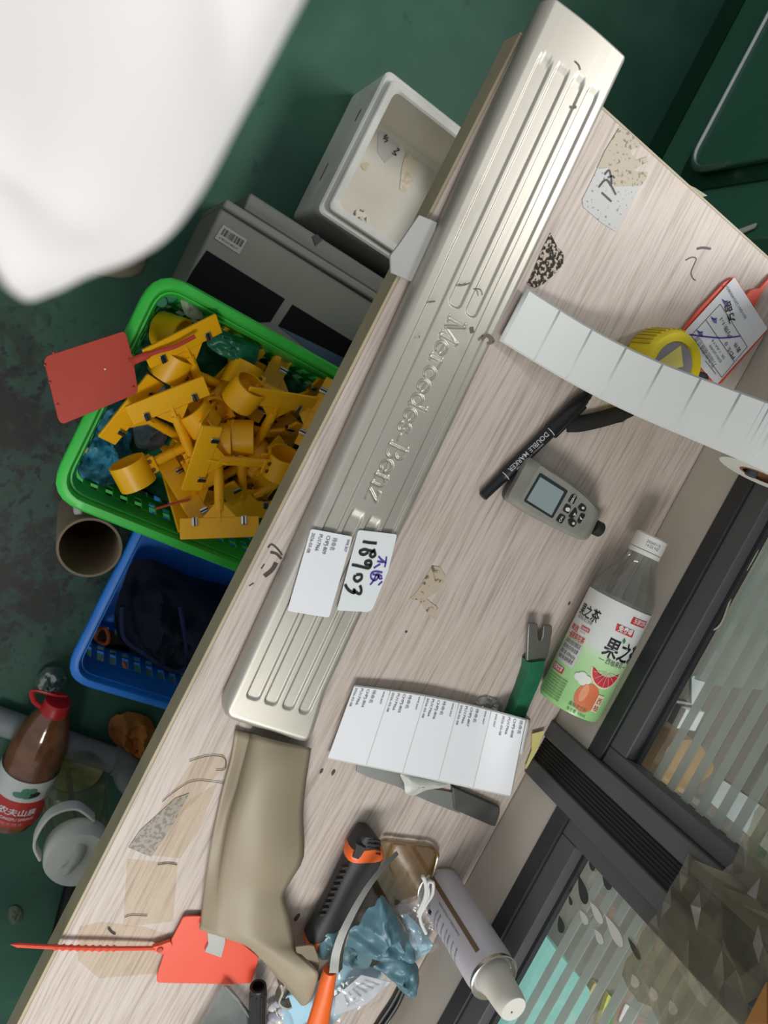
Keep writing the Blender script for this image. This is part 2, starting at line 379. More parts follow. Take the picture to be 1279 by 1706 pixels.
mtl = N(mnt, 'ShaderNodeBsdfTranslucent'); mtl.inputs[0].default_value = lin('#e6ece6'); mtr = N(mnt, 'ShaderNodeBsdfTransparent')
mn_ = N(mnt, 'ShaderNodeTexNoise', i_Scale=7.0); mnt.links.new(coords(mnt), mn_.inputs['Vector'])
mnt.links.new(ramp(mnt, mn_.outputs[0], [(.35, lin('#c3cbc3')), (.65, lin('#d8dfd8'))]), mb_.inputs['Base Color'])
ma_ = N(mnt, 'ShaderNodeMixShader'); ma_.inputs[0].default_value = .5; mnt.links.new(mb_.outputs[0], ma_.inputs[1]); mnt.links.new(mtl.outputs[0], ma_.inputs[2])
mc_ = N(mnt, 'ShaderNodeMixShader'); mc_.inputs[0].default_value = .78; mnt.links.new(mtr.outputs[0], mc_.inputs[1]); mnt.links.new(ma_.outputs[0], mc_.inputs[2])
mnt.links.new(mc_.outputs[0], mout.inputs[0])
MB().prism([(-.328, YW + .027, TZ + .099), (.052, YW + .027, TZ + .102), (.047, YW + .027, TZ + .125), (.03, YW + .027, TZ + .165), (.018, YW + .027, TZ + .19), (-.01, YW + .027, TZ + .6), (-.328, YW + .027, TZ + .6)], (0, .0006, 0)).build('milky_sheet', mk_, w1)
# clear tape wrapped over the post and a brown tape patch above it
tp = M_clear('yellowed_clear_tape', '#e6e1cc', .34, .3, '#6b6852', .1, .12)
t = thing('packing_tape', (.2, YW, TZ + .25), 'wrinkled clear packing tape wrapped across the dark window post', 'tape')
P = []; rt_ = random.Random(3)
for i in range(19):
    x = .062 + i * .0125; row = []
    for j in range(9):
        zz = TZ + .206 + .033 * smoothstep(.172, .160, x) + j * .012 + (rt_.uniform(-.004, .004) if j else rt_.uniform(-.0012, .0012))
        row.append((x + rt_.uniform(-.004, .004), YW - .0065 - rt_.random() ** 2 * .006, zz))
    P.append(row)
MB().grid(P).build('tape_band', tp, t, 0)
bt = MB().prism([atY(x, y, YW - .008) for x, y in ((1279, 1636), (1279, 1706), (1243, 1706))], (0, -.002, 0)).build('brown_tape', M('brown_tape', '#9a6a34', .4))
tag(bt, 'brown parcel tape patch on window post at the corner edge', 'tape')

# ------------------------------------------------------------------ beyond the glass
dk = thing('office_desk', (.2, 1.25, 0), 'grey brown desk standing in the room behind the glass', 'desk')
MB().span((-.34, .70, .70), (1.5, 1.02, .73)).join(MB().span((.3, 1.02, .70), (1.5, 1.75, .73))).build('desktop', M('desk_top_grey', '#8b8279', .5, dirt=.1, scale=6), dk, bevel=.002)
for x in (.34, 1.45):
    for y in (.74, 1.7): MB().span((x - .02, y - .02, 0), (x + .02, y + .02, .70)).build('leg', frame_m, dk)
def behind(px, z=.74): return [F(x, y, z) for x, y in px]
tm = [F(x, y, .79) for x, y in ((862, 1590), (896, 1542), (930, 1588), (985, 1652), (960, 1725), (820, 1725))]
mt_ = tag(MB().prism(roundpoly(tm, .01), (0, 0, -.06)).build('mint_box', M('mint_paper', '#9adbd4', .5, dirt=.03)), 'mint green flat box on desk behind lower window and spray can', 'box')
def flat(name, px, z, th, mat, label, cat):
    z = .7305
    return tag(MB().prism(roundpoly([F(x, y, z) for x, y in px], .004, 2), (0, 0, th)).build(name, mat), label, cat)
flat('file_folder', [(985, 1630), (998, 1640), (960, 1706), (950, 1706)], .732, .006, M('cream_card', '#e3cf8e', .6), 'cream file folder with a red ring mark behind lower window', 'folder')
flat('file_folder', [(1008, 1650), (1014, 1655), (1000, 1706), (990, 1706)], .74, .006, M('yellow_card', '#f1e96a', .6), 'narrow bright yellow file folder behind lower window', 'folder')
flat('file_folder', [(1014, 1652), (1022, 1657), (1008, 1706), (998, 1706)], .734, .01, M('green_card', '#2f9a54', .6), 'narrow green file folder beside the yellow folder behind glass', 'folder')
flat('paper_sheet', [(1040, 1670), (1062, 1685), (1050, 1706), (1028, 1700)], .7305, .002, white, 'small white paper lying on desk behind lower window', 'paper')
flat('paper_sheet', [(1190, 1290), (1279, 1350), (1279, 1420), (1175, 1330)], .731, .003, white, 'large white papers on the desk behind upper window stripes', 'paper')
flat('paper_sheet', [(1150, 1125), (1180, 1128), (1160, 1170), (1150, 1185)], .77, .002, white, 'folded white paper behind upper window near the bottle', 'paper')
bx = [F(x, y, .7305) for x, y in ((1085, 1210), (1130, 1210), (1165, 1260), (1110, 1300), (1060, 1285))]
tag(MB().prism(roundpoly(bx, .02), (0, 0, .03)).build('wooden_tray', M('tan_wood', '#b58f62', .5, dirt=.1)), 'tan wooden tray on the desk behind upper window stripes', 'tray')
for nm, px, mt, lb in (('paper_stack', [(1110, 1160), (1140, 1165), (1125, 1195), (1095, 1190)], M('brown_card', '#5d4638', .6), 'stack of brown and white booklets behind upper window glass'),):
    o = thing(nm, F(1118, 1178, .731), lb, 'booklets')
    for k in range(4): MB().prism([F(x, y, .731) + Vector((0, 0, .008 * k)) for x, y in px], (0, 0, .0075)).build('booklet', mt if k % 2 == 0 else white, o)
oc = thing('office_chair', F(1240, 1200, .45) + Vector((0, .35, -.45)), 'black mesh office chair seen through the striped upper window', 'chair')
c0 = Vector((-.02, 1.15, 0)); mesh_m = make_speckle('black_mesh_cloth', '#25282a', '#0c0d0e', .5, 400)
MB().span((-.27, 1.06, .62), (.22, 1.10, 1.2)).build('backrest', mesh_m, oc, bevel=.02, seg=3)
MB().span((-.27, 1.11, .46), (.22, 1.55, .54)).build('seat', mesh_m, oc, bevel=.02, seg=3)
MB().tube([(-.02, 1.32, .46), (-.02, 1.32, .1)], .025).build('column', black, oc)
for k in range(5): MB().tube([(-.02, 1.32, .1), (-.02 + .27 * math.cos(k * 1.257), 1.32 + .27 * math.sin(k * 1.257), .03)], .018).build('leg', black, oc)
MB().tube([(-.02, 1.2, .47), (-.02, 1.14, .5), (-.02, 1.115, .6), (-.02, 1.105, .7)], .018).build('back_bracket', black, oc)

# ------------------------------------------------------------------ green steel cabinet past the end of the bench
gcab = M('green_steel', '#3a6b55', .35, dirt=.1, scale=5, dirtcol='#4f8870'); gdark = M('green_steel_edge', '#123d2a', .35, dirt=.05)
gb = thing('green_cabinet', (-.95, 1.0, 0), 'low green steel cabinet with rounded door past the bench end', 'cabinet')
MB().span((-1.45, .815, .06), (-.55, 1.25, .62)).build('body', gcab, gb, bevel=.006)
MB().span((-1.45, .815, 0), (-.55, 1.25, .06)).build('plinth', gdark, gb)  # shade at the cabinet foot is put into this darker green
zb = .178
def doorpts(x, z, r, y, xo=-1.44, zt=.6):
    p = [Vector((xo, y, zt)), Vector((x, y, zt))]
    for k in range(9):
        a = k / 8 * PI / 2; p.append(Vector((x - r + r * math.cos(a), y, z + r - r * math.sin(a))))
    p.append(Vector((xo, y, z))); return p
MB().prism(doorpts(-.655, zb - .03, .06, .815), (0, -.004, 0)).build('door_recess', gdark, gb)
dr = MB().prism(doorpts(-.685, zb, .05, .811), (0, -.012, 0)).build('door', gcab, gb, bevel=.003)
MB().tube([Vector((-1.44, .798, zb))] + [p + Vector((0, -.013, 0)) for p in reversed(doorpts(-.685, zb, .05, .811)[2:-1])] + [Vector((-.685, .798, zb + .10))], .006, 10).build('chrome_trim', make_steel('trim_chrome', '#c9cdc9', .25, (50, 50, 50), 1.), dr)
tag(MB().prism(roundpoly([atY(x, y, .812) for x, y in ((1224, 386), (1240, 380), (1262, 372), (1258, 380), (1240, 388), (1226, 392))], .003), (0, -.002, 0)).build('tape_scrap', M('torn_white_tape', '#d5d6cf', .6)), 'torn white tape scrap stuck on the green cabinet edge', 'tape')

# ================================================================== bench
bench = thing('work_bench', (.35, .4, 0), 'narrow workbench with pale wood grain laminate top along the windows', 'workbench')
MB().span((-.344, .2125, TZ - .025), (1.15, .586, TZ)).build('top', wood, bench, bevel=.0008)
MB().span((-.344, .2095, TZ - .026), (1.15, .2125, TZ - .0003)).build('edge_band', M('olive_edge_band', '#b3a689', .5, dirt=.12, scale=18, dirtcol='#6d6249'), bench, bevel=.0005)
MB().span((-.346, .2095, TZ - .026), (-.344, .586, TZ - .0003)).build('end_band', M('olive_edge_band', '#b3a689'), bench)
MB().span((-.3, .55, TZ - .1), (1.1, .57, TZ - .025)).build('apron', frame_m, bench)
for x in (-.28, 1.08): MB().span((x - .02, .545, 0), (x + .02, .583, TZ - .025)).build('leg', frame_m, bench)
pen_m = M('faded_pen_ink', '#55504e', .6)
W3 = lambda s, x0, y0, pts: [T(x0 + x / s, y0 + y / s, .0003) for x, y in pts]
def penline(pts, w): 
    pts = catmull(pts, 5); m = MB(); L = []
    for i, p in enumerate(pts):
        t = (pts[min(i + 1, len(pts) - 1)] - pts[max(i - 1, 0)]).normalized(); q = Vector((-t.y, t.x, 0)) * w / 2
        L.append([p + q, p - q])
    return m.grid(L)
penline(W3(5.351, 1040, 400, [(645, 78), (700, 68), (770, 78)]), .0022).build('pen_mark', pen_m, bench)
penline(W3(5.351, 1040, 400, [(545, 180), (600, 153), (640, 165), (625, 210), (595, 285), (610, 340), (635, 358)]), .0011).build('pen_mark', pen_m, bench)
for i, (x, y, l, a) in enumerate(((717, 975, 8, .8), (705, 990, 6, 2.), (722, 1015, 6, 1.2), (555, 1287, 5, .1), (535, 1285, 4, .7), (495, 1528, 7, .2), (983, 657, 7, 1.), (948, 1005, 3, 0), (905, 240, 4, .5))):
    c = T(x, y, .0003); pts = []
    for k in range(9):
        r = l * .00045 * (1 + .6 * noise.noise(Vector((k * 1.3, i, 0)))); pts.append(c + Vector((r * math.cos(k * .7) * 1.6, r * math.sin(k * .7) * .8, 0)))
    MB().prism(pts, (0, 0, .0002)).build('scuff_mark', M('dark_scuff', '#4a423c', .7), bench)
for pts_, w_ in ((Q(200, 740, 4, [(985, 690), (1010, 668), (1050, 700), (1080, 740)], .0003), .0016), (Q(200, 740, 4, [(1000, 720), (1040, 730), (1075, 765)], .0003), .0022), (Q(200, 740, 4, [(1040, 790), (1010, 840), (960, 880)], .0003), .004), (Q(200, 740, 4, [(860, 945), (890, 925)], .0003), .0012), (Q(200, 740, 4, [(940, 830), (960, 800)], .0003), .0012)):
    penline(pts_, w_).build('scuff_mark', M('dark_scuff', '#4a423c', .7), bench)
# stuck residue on the bench
res_dark = make_speckle('charred_residue', '#bfb2a2', '#2b241f', .47, 300, .8)
tag(MB().prism(Q(640, 60, 3.997, [(1105, 1310), (1150, 1400), (1195, 1450), (1190, 1520), (1130, 1590), (1050, 1660), (1000, 1679), (950, 1650), (985, 1575), (1040, 1440)], .0004), (0, 0, -.0003)).build('sticker_residue', res_dark), 'blackened peeled sticker residue beside the steel plate', 'residue')
t17 = thing('old_label', T(1020, 300), 'torn grey label marked 17E stuck near the bench end', 'label')
MB().prism(Q(960, 160, 4.01, [(140, 485), (215, 480), (255, 600), (430, 600), (350, 745), (262, 905), (160, 840), (45, 740), (40, 690), (70, 630)], .0006), (0, 0, -.0005)).build('paper', make_speckle('grey_scuffed_label', '#c3c3c1', '#8d8a84', .64, 300), t17)
MB().prism(Q(960, 160, 4.01, [(285, 215), (340, 230), (420, 310), (415, 345), (365, 360), (370, 395), (400, 430), (470, 405), (475, 440), (380, 490), (390, 510), (475, 510), (470, 550), (430, 600), (255, 605), (215, 480), (140, 480), (190, 370)], .0008), (0, 0, -.0006)).build('glue_residue', make_speckle('yellow_glue_residue', '#b9b09e', '#8a8070', .6, 300), t17)
hand = MB()
for ln in ([(170, 645), (235, 705)], [(150, 610), (205, 560), (265, 660)], [(190, 525), (222, 498), (238, 590)], [(212, 545), (240, 535), (255, 548)]): hand.join(penline(Q(960, 160, 4.01, ln, .0012), .0015))
hand.build('handwriting', ink, t17)
tape_old = M_clear('aged_tape', '#fefcf8', .05, .5, '#b5a995', 0, .05); tape_grey = make_speckle('grey_tape_residue', '#a39c90', '#857e76', .52, 300)
for i, (px, mt, lb) in enumerate((
    ([(325, 1262), (372, 1257), (376, 1280), (352, 1300), (330, 1330), (292, 1365), (268, 1350), (300, 1300)], tape_old, 'wrinkled clear tape strip stuck on bench beside the beige trim top'),
    ([(292, 1330), (315, 1322), (290, 1370), (252, 1428), (214, 1412), (232, 1385)], tape_grey, 'grey flaking tape residue on the bench between clear tapes'),
    ([(315, 1335), (362, 1305), (330, 1385), (300, 1430), (255, 1425), (285, 1375)], tape_old, 'long smooth clear tape strip below the flaking grey residue'),
    ([(212, 1432), (296, 1440), (288, 1535), (205, 1545)], tape_old, 'square clear tape patch on the bench above the red tail'),
    ([(132, 1545), (168, 1537), (240, 1545), (285, 1560), (268, 1590), (262, 1622), (165, 1630), (130, 1600)], tape_old, 'lowest clear tape patch under the red tag tail'))):
    m = MB().prism([T(x, y, .0008) for x, y in px], (0, 0, -.0006))
    m.build('tape_strip', mt, None, 0)
    tag(COL.objects[-1], lb, 'tape')
for k, (pts, w) in enumerate(((Q(0, 1226, 2.0, [(415, 605), (440, 598), (490, 600)], .0012), .0016), (Q(0, 1226, 2.0, [(525, 430), (560, 425), (590, 430)], .0012), .0018), (Q(0, 1226, 2.0, [(540, 220), (590, 180), (650, 150), (745, 158)], .0014), .0012), (Q(0, 1226, 2.0, [(630, 85), (690, 68), (745, 72), (750, 110), (720, 115)], .0014), .0013), (Q(0, 1226, 2.0, [(360, 640), (372, 655), (385, 662)], .0012), .003))):
    penline(pts, w * .55).build('tape_crease', M('dark_tape_line', '#3c352f', .8), bench)  # creases drawn as thin dark ribbons
moth = Q(640, 840, 2.0, [(160, 205), (185, 210), (205, 240), (180, 290), (140, 315), (178, 345), (170, 385), (150, 370), (115, 320), (85, 315), (110, 290)], .0006)
tag(MB().prism(moth, (0, 0, -.0004)).build('glue_smear', make_speckle('brown_glue_smear', '#b9ab96', '#6e604c', .6, 160, .5)), 'brownish dried glue smear in the middle of bench', 'residue')

# ================================================================== door sill plate
U0 = Vector((-.3735, .2092, TZ)); ang = math.atan(.047); LU, WV = .637, .0885
ux = Vector((math.cos(ang), math.sin(ang), 0)); vx = Vector((-math.sin(ang), math.cos(ang), 0))
sill = thing('door_sill_plate', (0, .27, TZ), 'long brushed steel door sill plate with pressed ribs and lettering', 'door sill')
us = np.unique(np.concatenate([np.arange(0, .03, .0012), np.arange(.03, .236, .003), np.arange(.236, .424, .00062), np.arange(.424, .59, .003), np.arange(.59, LU, .0011), [LU]]))
vs = np.arange(0, 1.0001, 1 / 150.)
Ug, Vn = np.meshgrid(us, vs, indexing='ij')
wid = WV - .003 * np.clip((Ug - .1) / .4, 0, 1) + .006 * np.clip((Ug - .585) / .04, 0, 1) ** 1.0
Vg = Vn * wid
def sst(a, b, x):
    t = np.clip((x - a) / (b - a), 0, 1); return t * t * (3 - 2 * t)
edge = np.minimum(Vg / .008, 1); edge2 = np.minimum((wid - Vg) / .008, 1)
circ = lambda e: np.sqrt(np.clip(1 - (1 - np.clip(e, 0, 1)) ** 2, 0, 1))
# the corners of the lower end are rounded off, the end itself rolls down
endr = np.clip((LU - Ug - .012 * (1 - circ(np.minimum(Vg, wid - Vg) / .012))) / .007, 0, 1)
hgt = .004 + .014 * circ(edge) * circ(edge2) * (.55 + .45 * circ(endr))
hgt += .0012 * np.sin(PI * Vn) 
def rib(v0, v1, u0, u1, r=.0042):
    cu, cv, hu, hv = (u0 + u1) / 2, (v0 + v1) / 2, (u1 - u0) / 2 - r, (v1 - v0) / 2 - r
    dx = np.abs(Ug - cu) - hu; dy = np.abs(Vg - cv) - hv
    return np.hypot(np.maximum(dx, 0), np.maximum(dy, 0)) + np.minimum(np.maximum(dx, dy), 0) - r
UE = .609; RS = float(-1) # relief sign: ribs and letters sunk, shaped for how their edges shade
sd = np.minimum.reduce([rib(.0148, .0268, .042, UE), rib(.0316, .0432, .0395, .242), rib(.0488, .0595, .038, .242), rib(.0650, .0752, .037, UE), rib(.0316, .0432, .428, UE), rib(.0488, .0595, .428, UE)])
hgt += RS * .0016 * sst(.0007, -.0007, sd)
# lettering as thick and thin strokes with serifs
def arc(cx, cy, rx, ry, a0, a1, w, n=14):
    p = [(cx + rx * math.cos(math.radians(a0 + (a1 - a0) * k / n)), cy + ry * math.sin(math.radians(a0 + (a1 - a0) * k / n))) for k in range(n + 1)]
    out = []
    for (a, b), (c, d) in zip(p, p[1:]):
        vert = abs(d - b) / (math.hypot(c - a, d - b) + 1e-9); out.append((a, b, c, d, w * (.45 + .55 * vert)))
    return out
S = .055
G = {'M': (1.02, [(.14, 0, .14, 1, .07), (.14, 1, .5, .06, .15), (.5, .06, .86, 1, .07), (.86, 0, .86, 1, .15), (.0, .02, .28, .02, S), (.70, .02, 1.0, .02, S), (.0, .98, .2, .98, S), (.82, .98, 1.0, .98, S)]),
     'e': (.62, arc(.31, .34, .25, .31, 5, 318, .15) + [(.07, .37, .55, .37, .06)]),
     'r': (.52, [(.19, 0, .19, .66, .14), (.04, .02, .36, .02, S), (.05, .64, .19, .65, S)] + arc(.38, .45, .19, .2, 170, 55, .13)),
     'c': (.58, arc(.31, .34, .25, .31, 42, 318, .15)),
     'd': (.7, arc(.3, .34, .23, .31, 30, 330, .15) + [(.54, .02, .54, 1.02, .14), (.40, 1.0, .54, 1.0, S), (.54, .03, .68, .03, S)]),
     's': (.5, arc(.25, .50, .17, .165, 25, 250, .11) + arc(.25, .18, .18, .165, 70, -155, .12)),
     '-': (.42, [(.08, .31, .34, .31, .1)]),
     'B': (.78, [(.19, 0, .19, 1, .15), (.03, .02, .4, .02, S), (.03, .98, .4, .98, S), (.2, .52, .42, .52, S)] + arc(.4, .75, .22, .23, 90, -90, .14) + arc(.42, .27, .27, .25, 90, -90, .15)),
     'n': (.74, [(.17, 0, .17, .66, .14), (.57, 0, .57, .42, .14), (.03, .02, .31, .02, S), (.44, .02, .71, .02, S), (.04, .64, .17, .65, S)] + arc(.37, .40, .20, .25, 170, 5, .13)),
     'z': (.58, [(.07, .63, .5, .63, .07), (.47, .63, .1, .05, .14), (.08, .04, .53, .04, .07), (.07, .63, .07, .5, .05)])}
segs = []; x = 0
for chh in 'Mercedes-Benz':
    adv, st = G[chh]
    segs += [(a + x, b, c + x, d, w) for a, b, c, d, w in st]; x += adv
kx = .1655 / x; ky = .0170; lu0, lv0 = .2495, .0372
um = (us > .24) & (us < .424); vm = (vs > .34) & (vs < .72)
ix = np.ix_(um, vm); gu = (Ug[ix] - lu0) / kx; gv = (Vg[ix] - lv0) / ky
asp = kx / ky; dist = np.full(gu.shape, 9.)
for a, b, c, d, w in segs:
    ax_, bx_ = a * asp, c * asp; dx, dy = bx_ - ax_, d - b; L2 = dx * dx + dy * dy + 1e-12
    tt = np.clip(((gu * asp - ax_) * dx + (gv - b) * dy) / L2, 0, 1)
    dist = np.minimum(dist, np.hypot(gu * asp - ax_ - tt * dx, gv - b - tt * dy) - w * .42)
tmp = hgt[ix]; hgt[ix] = tmp + RS * .0016 * sst(.035, -.035, dist)
gr = MB()
XY = U0.x + ux.x * Ug + vx.x * Vg, U0.y + ux.y * Ug + vx.y * Vg
n0, n1 = Ug.shape
def trimmed(i, j):   # pull the corner points in so that the end is rounded
    uu, vv, w_ = Ug[i, j], Vg[i, j], wid[i, j]
    if uu > .60:
        lim = LU - .014 * (1 - math.sqrt(max(0, 1 - (1 - min(1, vv / .014)) ** 2))) - .004 * (1 - math.sqrt(max(0, 1 - (1 - min(1, (w_ - vv) / .004)) ** 2)))
        lim -= .006 * (1 - vv / w_)
        uu = .60 + (uu - .60) * (lim - .60) / (LU - .60)
    if uu < .03:
        lim = .002 * (1 - vv / w_) + .003 * (1 - min(1, vv / .006)) + .003 * (1 - min(1, (w_ - vv) / .005)) - .0008 * math.sin(PI * vv / w_)
        uu = .03 - (.03 - uu) * (.03 - lim) / .03
    return uu, vv
Vv = []
for i in range(n0):
    special = us[i] > .60 or us[i] < .03
    for j in range(n1):
        uu, vv = trimmed(i, j) if special else (Ug[i, j], Vg[i, j])
        Vv.append((U0.x + ux.x * uu + vx.x * vv, U0.y + ux.y * uu + vx.y * vv, TZ + hgt[i, j]))
sm = MB(); sm.v = [Vector(v) for v in Vv]; sm.f = [(i * n1 + j, i * n1 + j + 1, (i + 1) * n1 + j + 1, (i + 1) * n1 + j) for i in range(n0 - 1) for j in range(n1 - 1)]
pl = sm.build('steel_plate', steel_plate, sill, smooth=180)
md = pl.modifiers.new('solid', 'SOLIDIFY'); md.thickness = .0012; md.offset = -1
def SP(px, py, h=.0185): return T(px, py, h)
# grime and scratch marks on the plate
gm2 = MB()
for ln, w in ((Q(640, 460, 4.06, [(500, 55), (540, 60), (578, 45)], .0200), .0013), (Q(640, 460, 4.06, [(610, 85), (650, 92), (662, 130)], .0200), .0011), (Q(640, 460, 4.06, [(660, 430), (700, 400), (740, 440), (705, 455)], .0195), .0026), (Q(640, 460, 4.06, [(590, 345), (600, 385)], .0198), .003), (Q(640, 460, 4.06, [(300, 175), (345, 170)], .0198), .0014), (Q(640, 460, 4.06, [(232, 408), (240, 412)], .0198), .0018), (Q(860, 0, 6.395, [(625, 650), (665, 690), (685, 745)], .0198), .0009), (Q(860, 0, 6.395, [(605, 1130), (640, 1145)], .0198), .0022)):
    penline([p for p in ln], w).build('grime_mark', M('plate_grime', '#6d6255', .7), pl)
# labels on the plate
def lab_lines(q, rows, mat, parent, th=.0004):
    m = MB()
    for st_, u, v, hh, wf in rows:
        m.join(text(st_, hh, fit=wf).map(lambda p, u=u, v=v: q(u + p.x, v + p.y, th)))
    return m.build('printed_text', mat, parent, smooth=0)
def label_sheet(name, corners, parent, mat=white, r=.0022):
    A, B, Cc, D = corners
    return MB().prism(roundpoly([A, B, Cc, D], r), (0, 0, -.0004)).build(name, mat, parent)
# reading direction is +x (down the photograph); corners: lower-left, lower-right, upper-right, upper-left
lc = Q(440, 820, 5.33, [(415, 325), (205, 1055), (575, 1115), (785, 395)], .0212)
l1 = label_sheet('printed_label', lc, sill); q1 = bilin(*lc)
lab_lines(q1, [('WK307', .04, .89, .10, .15), ('待命名', .05, .56, .13, .15), ('CHPJ-809', .04, .40, .13, .22), ('PU17966', .04, .22, .13, .20), ('2026-03-08', .04, .05, .11, .24)], M('label_print', '#5b5f6a', .6), l1)
hc = Q(440, 820, 5.33, [(835, 335), (645, 1050), (930, 1065), (1180, 375)], .0208)
hcf = Q(440, 820, 5.33, [(835, 335), (645, 1050), (925, 1065), (960, 1040), (1100, 700), (1180, 375)], .0208)
l2 = MB().prism(roundpoly(hcf, .002), (0, 0, -.0004)).build('handwritten_label', M('handwritten_label_paper', '#dfe5e6', .55, dirt=.01), sill); q2 = bilin(*hc)
def hq(pts): return Q(440, 820, 5.33, pts, .0214)
hw = MB()
for ln in ([(875, 440), (940, 450), (1000, 455)], [(985, 510), (960, 530), (940, 560), (960, 578), (985, 560), (975, 530), (930, 520), (890, 510), (850, 525), (860, 550), (890, 555), (925, 535)], [(945, 650), (900, 640), (905, 615), (940, 612), (950, 640), (930, 675), (890, 670), (830, 655), (778, 645)], [(815, 735), (860, 735), (862, 770), (825, 795), (798, 770), (808, 738)], [(850, 830), (862, 870), (850, 905), (815, 890), (795, 865), (800, 895), (770, 885), (740, 860), (718, 820)]): hw.join(penline(hq(ln), .0024))
hw.build('handwritten_number', ink, l2)
hp = MB()
for ln in ([(1085, 575), (1080, 620), (1070, 668)], [(1080, 630), (1040, 600), (1015, 570)], [(1060, 625), (1002, 615)], [(1030, 640), (972, 675)], [(1050, 715), (985, 705), (950, 725), (950, 765), (985, 785), (1015, 745), (960, 730)], [(1045, 750), (1000, 730), (975, 780), (940, 825)], [(1050, 765), (1025, 770), (1012, 735)], [(1048, 795), (1012, 828)]): hp.join(penline(hq(ln), .0015))
hp.build('handwritten_note', purple, l2)
# grey foam strips sticking out below the plate
pad = M('grey_foam_pad', '#a8a8a4', .8, dirt=.06, bump=.1)
MB().prism(Q(640, 60, 3.997, [(232, 1190), (355, 1240), (330, 1330), (185, 1635), (45, 1575), (40, 1460), (110, 1370), (170, 1280)], .006), (0, 0, -.003)).build('foam_pad', pad, sill, bevel=.0006)
MB().prism(Q(0, 1480, 2.78, [(960, 205), (1045, 225), (1043, 255), (1025, 322), (948, 295), (965, 260)], .009), (0, 0, -.003)).build('foam_pad', M('silver_foam_pad', '#b5b5b0', .45), sill, bevel=.0005)
# beige plastic trim that carries on from the plate
beige = M('beige_trim_plastic', '#9b8f78', .52, dirt=.03, scale=9)
rows = [[(392, 1216, .004), (418, 1222, .004), (429, 1225, .021), (470, 1236, .022), (517, 1246, .010)],
        [(385, 1262, .004), (407, 1266, .004), (419, 1270, .026), (466, 1272, .030), (513.5, 1268, .011)],
        [(372, 1310, .005), (395, 1313, .005), (407, 1318, .029), (455, 1315, .033), (508, 1305, .012)],
        [(360, 1362, .005), (380, 1366, .007), (392, 1370, .028), (447, 1366, .034), (503.5, 1357, .013)],
        [(348.5, 1419.5, .006), (369, 1425, .010), (380, 1430, .024), (440, 1426, .033), (505, 1425, .014)],
        [(342, 1470, .006), (361, 1476, .013), (374, 1478, .020), (428, 1478, .028), (484, 1465, .016)],
        [(337.7, 1505, .007), (358, 1510, .016), (374, 1513, .021), (425, 1510, .029), (471, 1491, .018)],
        [(335, 1535, .008), (358, 1541, .018), (374, 1546, .022), (422, 1545, .030), (479.6, 1522, .020)],
        [(335, 1547, .009), (360, 1555, .019), (385, 1562, .024), (430, 1566, .032), (489.6, 1567, .024)],
        [(372, 1558, .012), (400, 1568, .020), (420, 1577, .026), (450, 1583, .033), (494, 1586, .030)],
        [(411, 1569, .016), (425, 1584, .020), (442, 1599, .027), (470, 1600, .034), (508, 1600, .034)],
        [(434, 1593.4, .018), (448, 1606, .023), (462, 1617, .029), (490, 1617, .036), (522, 1612, .038)],
        [(465, 1630.5, .020), (475, 1637, .025), (485, 1643, .031), (505, 1640, .038), (530, 1622, .040)],
        [(490, 1658, .022), (496, 1660, .028), (503, 1661, .033), (512, 1656, .037), (525, 1645, .038)],
        [(502, 1673, .024), (505, 1674, .028), (509, 1673, .032), (515, 1668, .035), (519, 1663, .036)]]
bg = [catmull([T(x, y, h) for x, y, h in r], 4) for r in rows]
cols = [catmull([bg[i][j] for i in range(len(bg))], 3) for j in range(len(bg[0]))]
tr = MB().grid([[c[i] for c in cols] for i in range(len(cols[0]))]).build('beige_trim', beige, sill, smooth=50, solid=.0022)
MB().prism(Q(320, 1220, 3.508, [(605, 1255), (690, 1243), (715, 1250), (735, 1310), (745, 1340), (740, 1400), (640, 1300), (610, 1290)], .034), (0, 0, -.002)).build('trim_flange', M('beige_trim_flange', '#857a64', .55), tr, bevel=.0006)
MB().tube(catmull(Q(320, 1220, 3.508, [(510, 1450), (520, 1495), (500, 1560), (545, 1590), (575, 1580)], .018), 4), .0022, 6, flat=3.).build('metal_clip', M('dull_clip', '#aaa69a', .4, .6), tr)

# ================================================================== red seal tag at the foot of the trim
rt = thing('seal_tag', T(330, 1590), 'bright red plastic seal tag with barbed tail reaching past bench edge', 'seal tag')
MB().prism(roundpoly(Q(0, 1480, 2.78, [(850, 130), (935, 128), (1030, 180), (1200, 320), (1165, 440), (1060, 445), (725, 438), (728, 400), (757, 310), (772, 270), (790, 245), (815, 200)], .0052), .003, 3), (0, 0, -.0016)).build('tag_body', redp, rt, bevel=.0005)
MB().prism(roundpoly(Q(0, 1480, 2.78, [(705, 272), (740, 265), (790, 245), (800, 270), (757, 310), (735, 300), (708, 290)], .0075), .002, 3), (0, 0, -.004)).build('tag_lock', redp, rt, bevel=.0005)
MB().lathe([(.003, 0), (.0022, .001)], T(266.5, 1582, .0076), (0, 0, 1), 14).build('lock_hole', redd, rt)
ta, tb_ = T(258, 1579.5, .006), T(17, 1573.5, .005); pr, path = [], []
for k in range(61):
    t_ = k / 60; p = ta.lerp(tb_, t_) + Vector((0, 0, .002 * math.sin(PI * t_))); path.append(p)
    r = .0019 if not .28 < t_ < .72 else (.0019 + (.0010 if k % 3 == 0 else 0))
    pr.append(r if t_ < .95 else .0019 * (1 - (t_ - .95) / .05) + .0001)
MB().tube(path, pr, 8).build('barbed_tail', redp, rt)

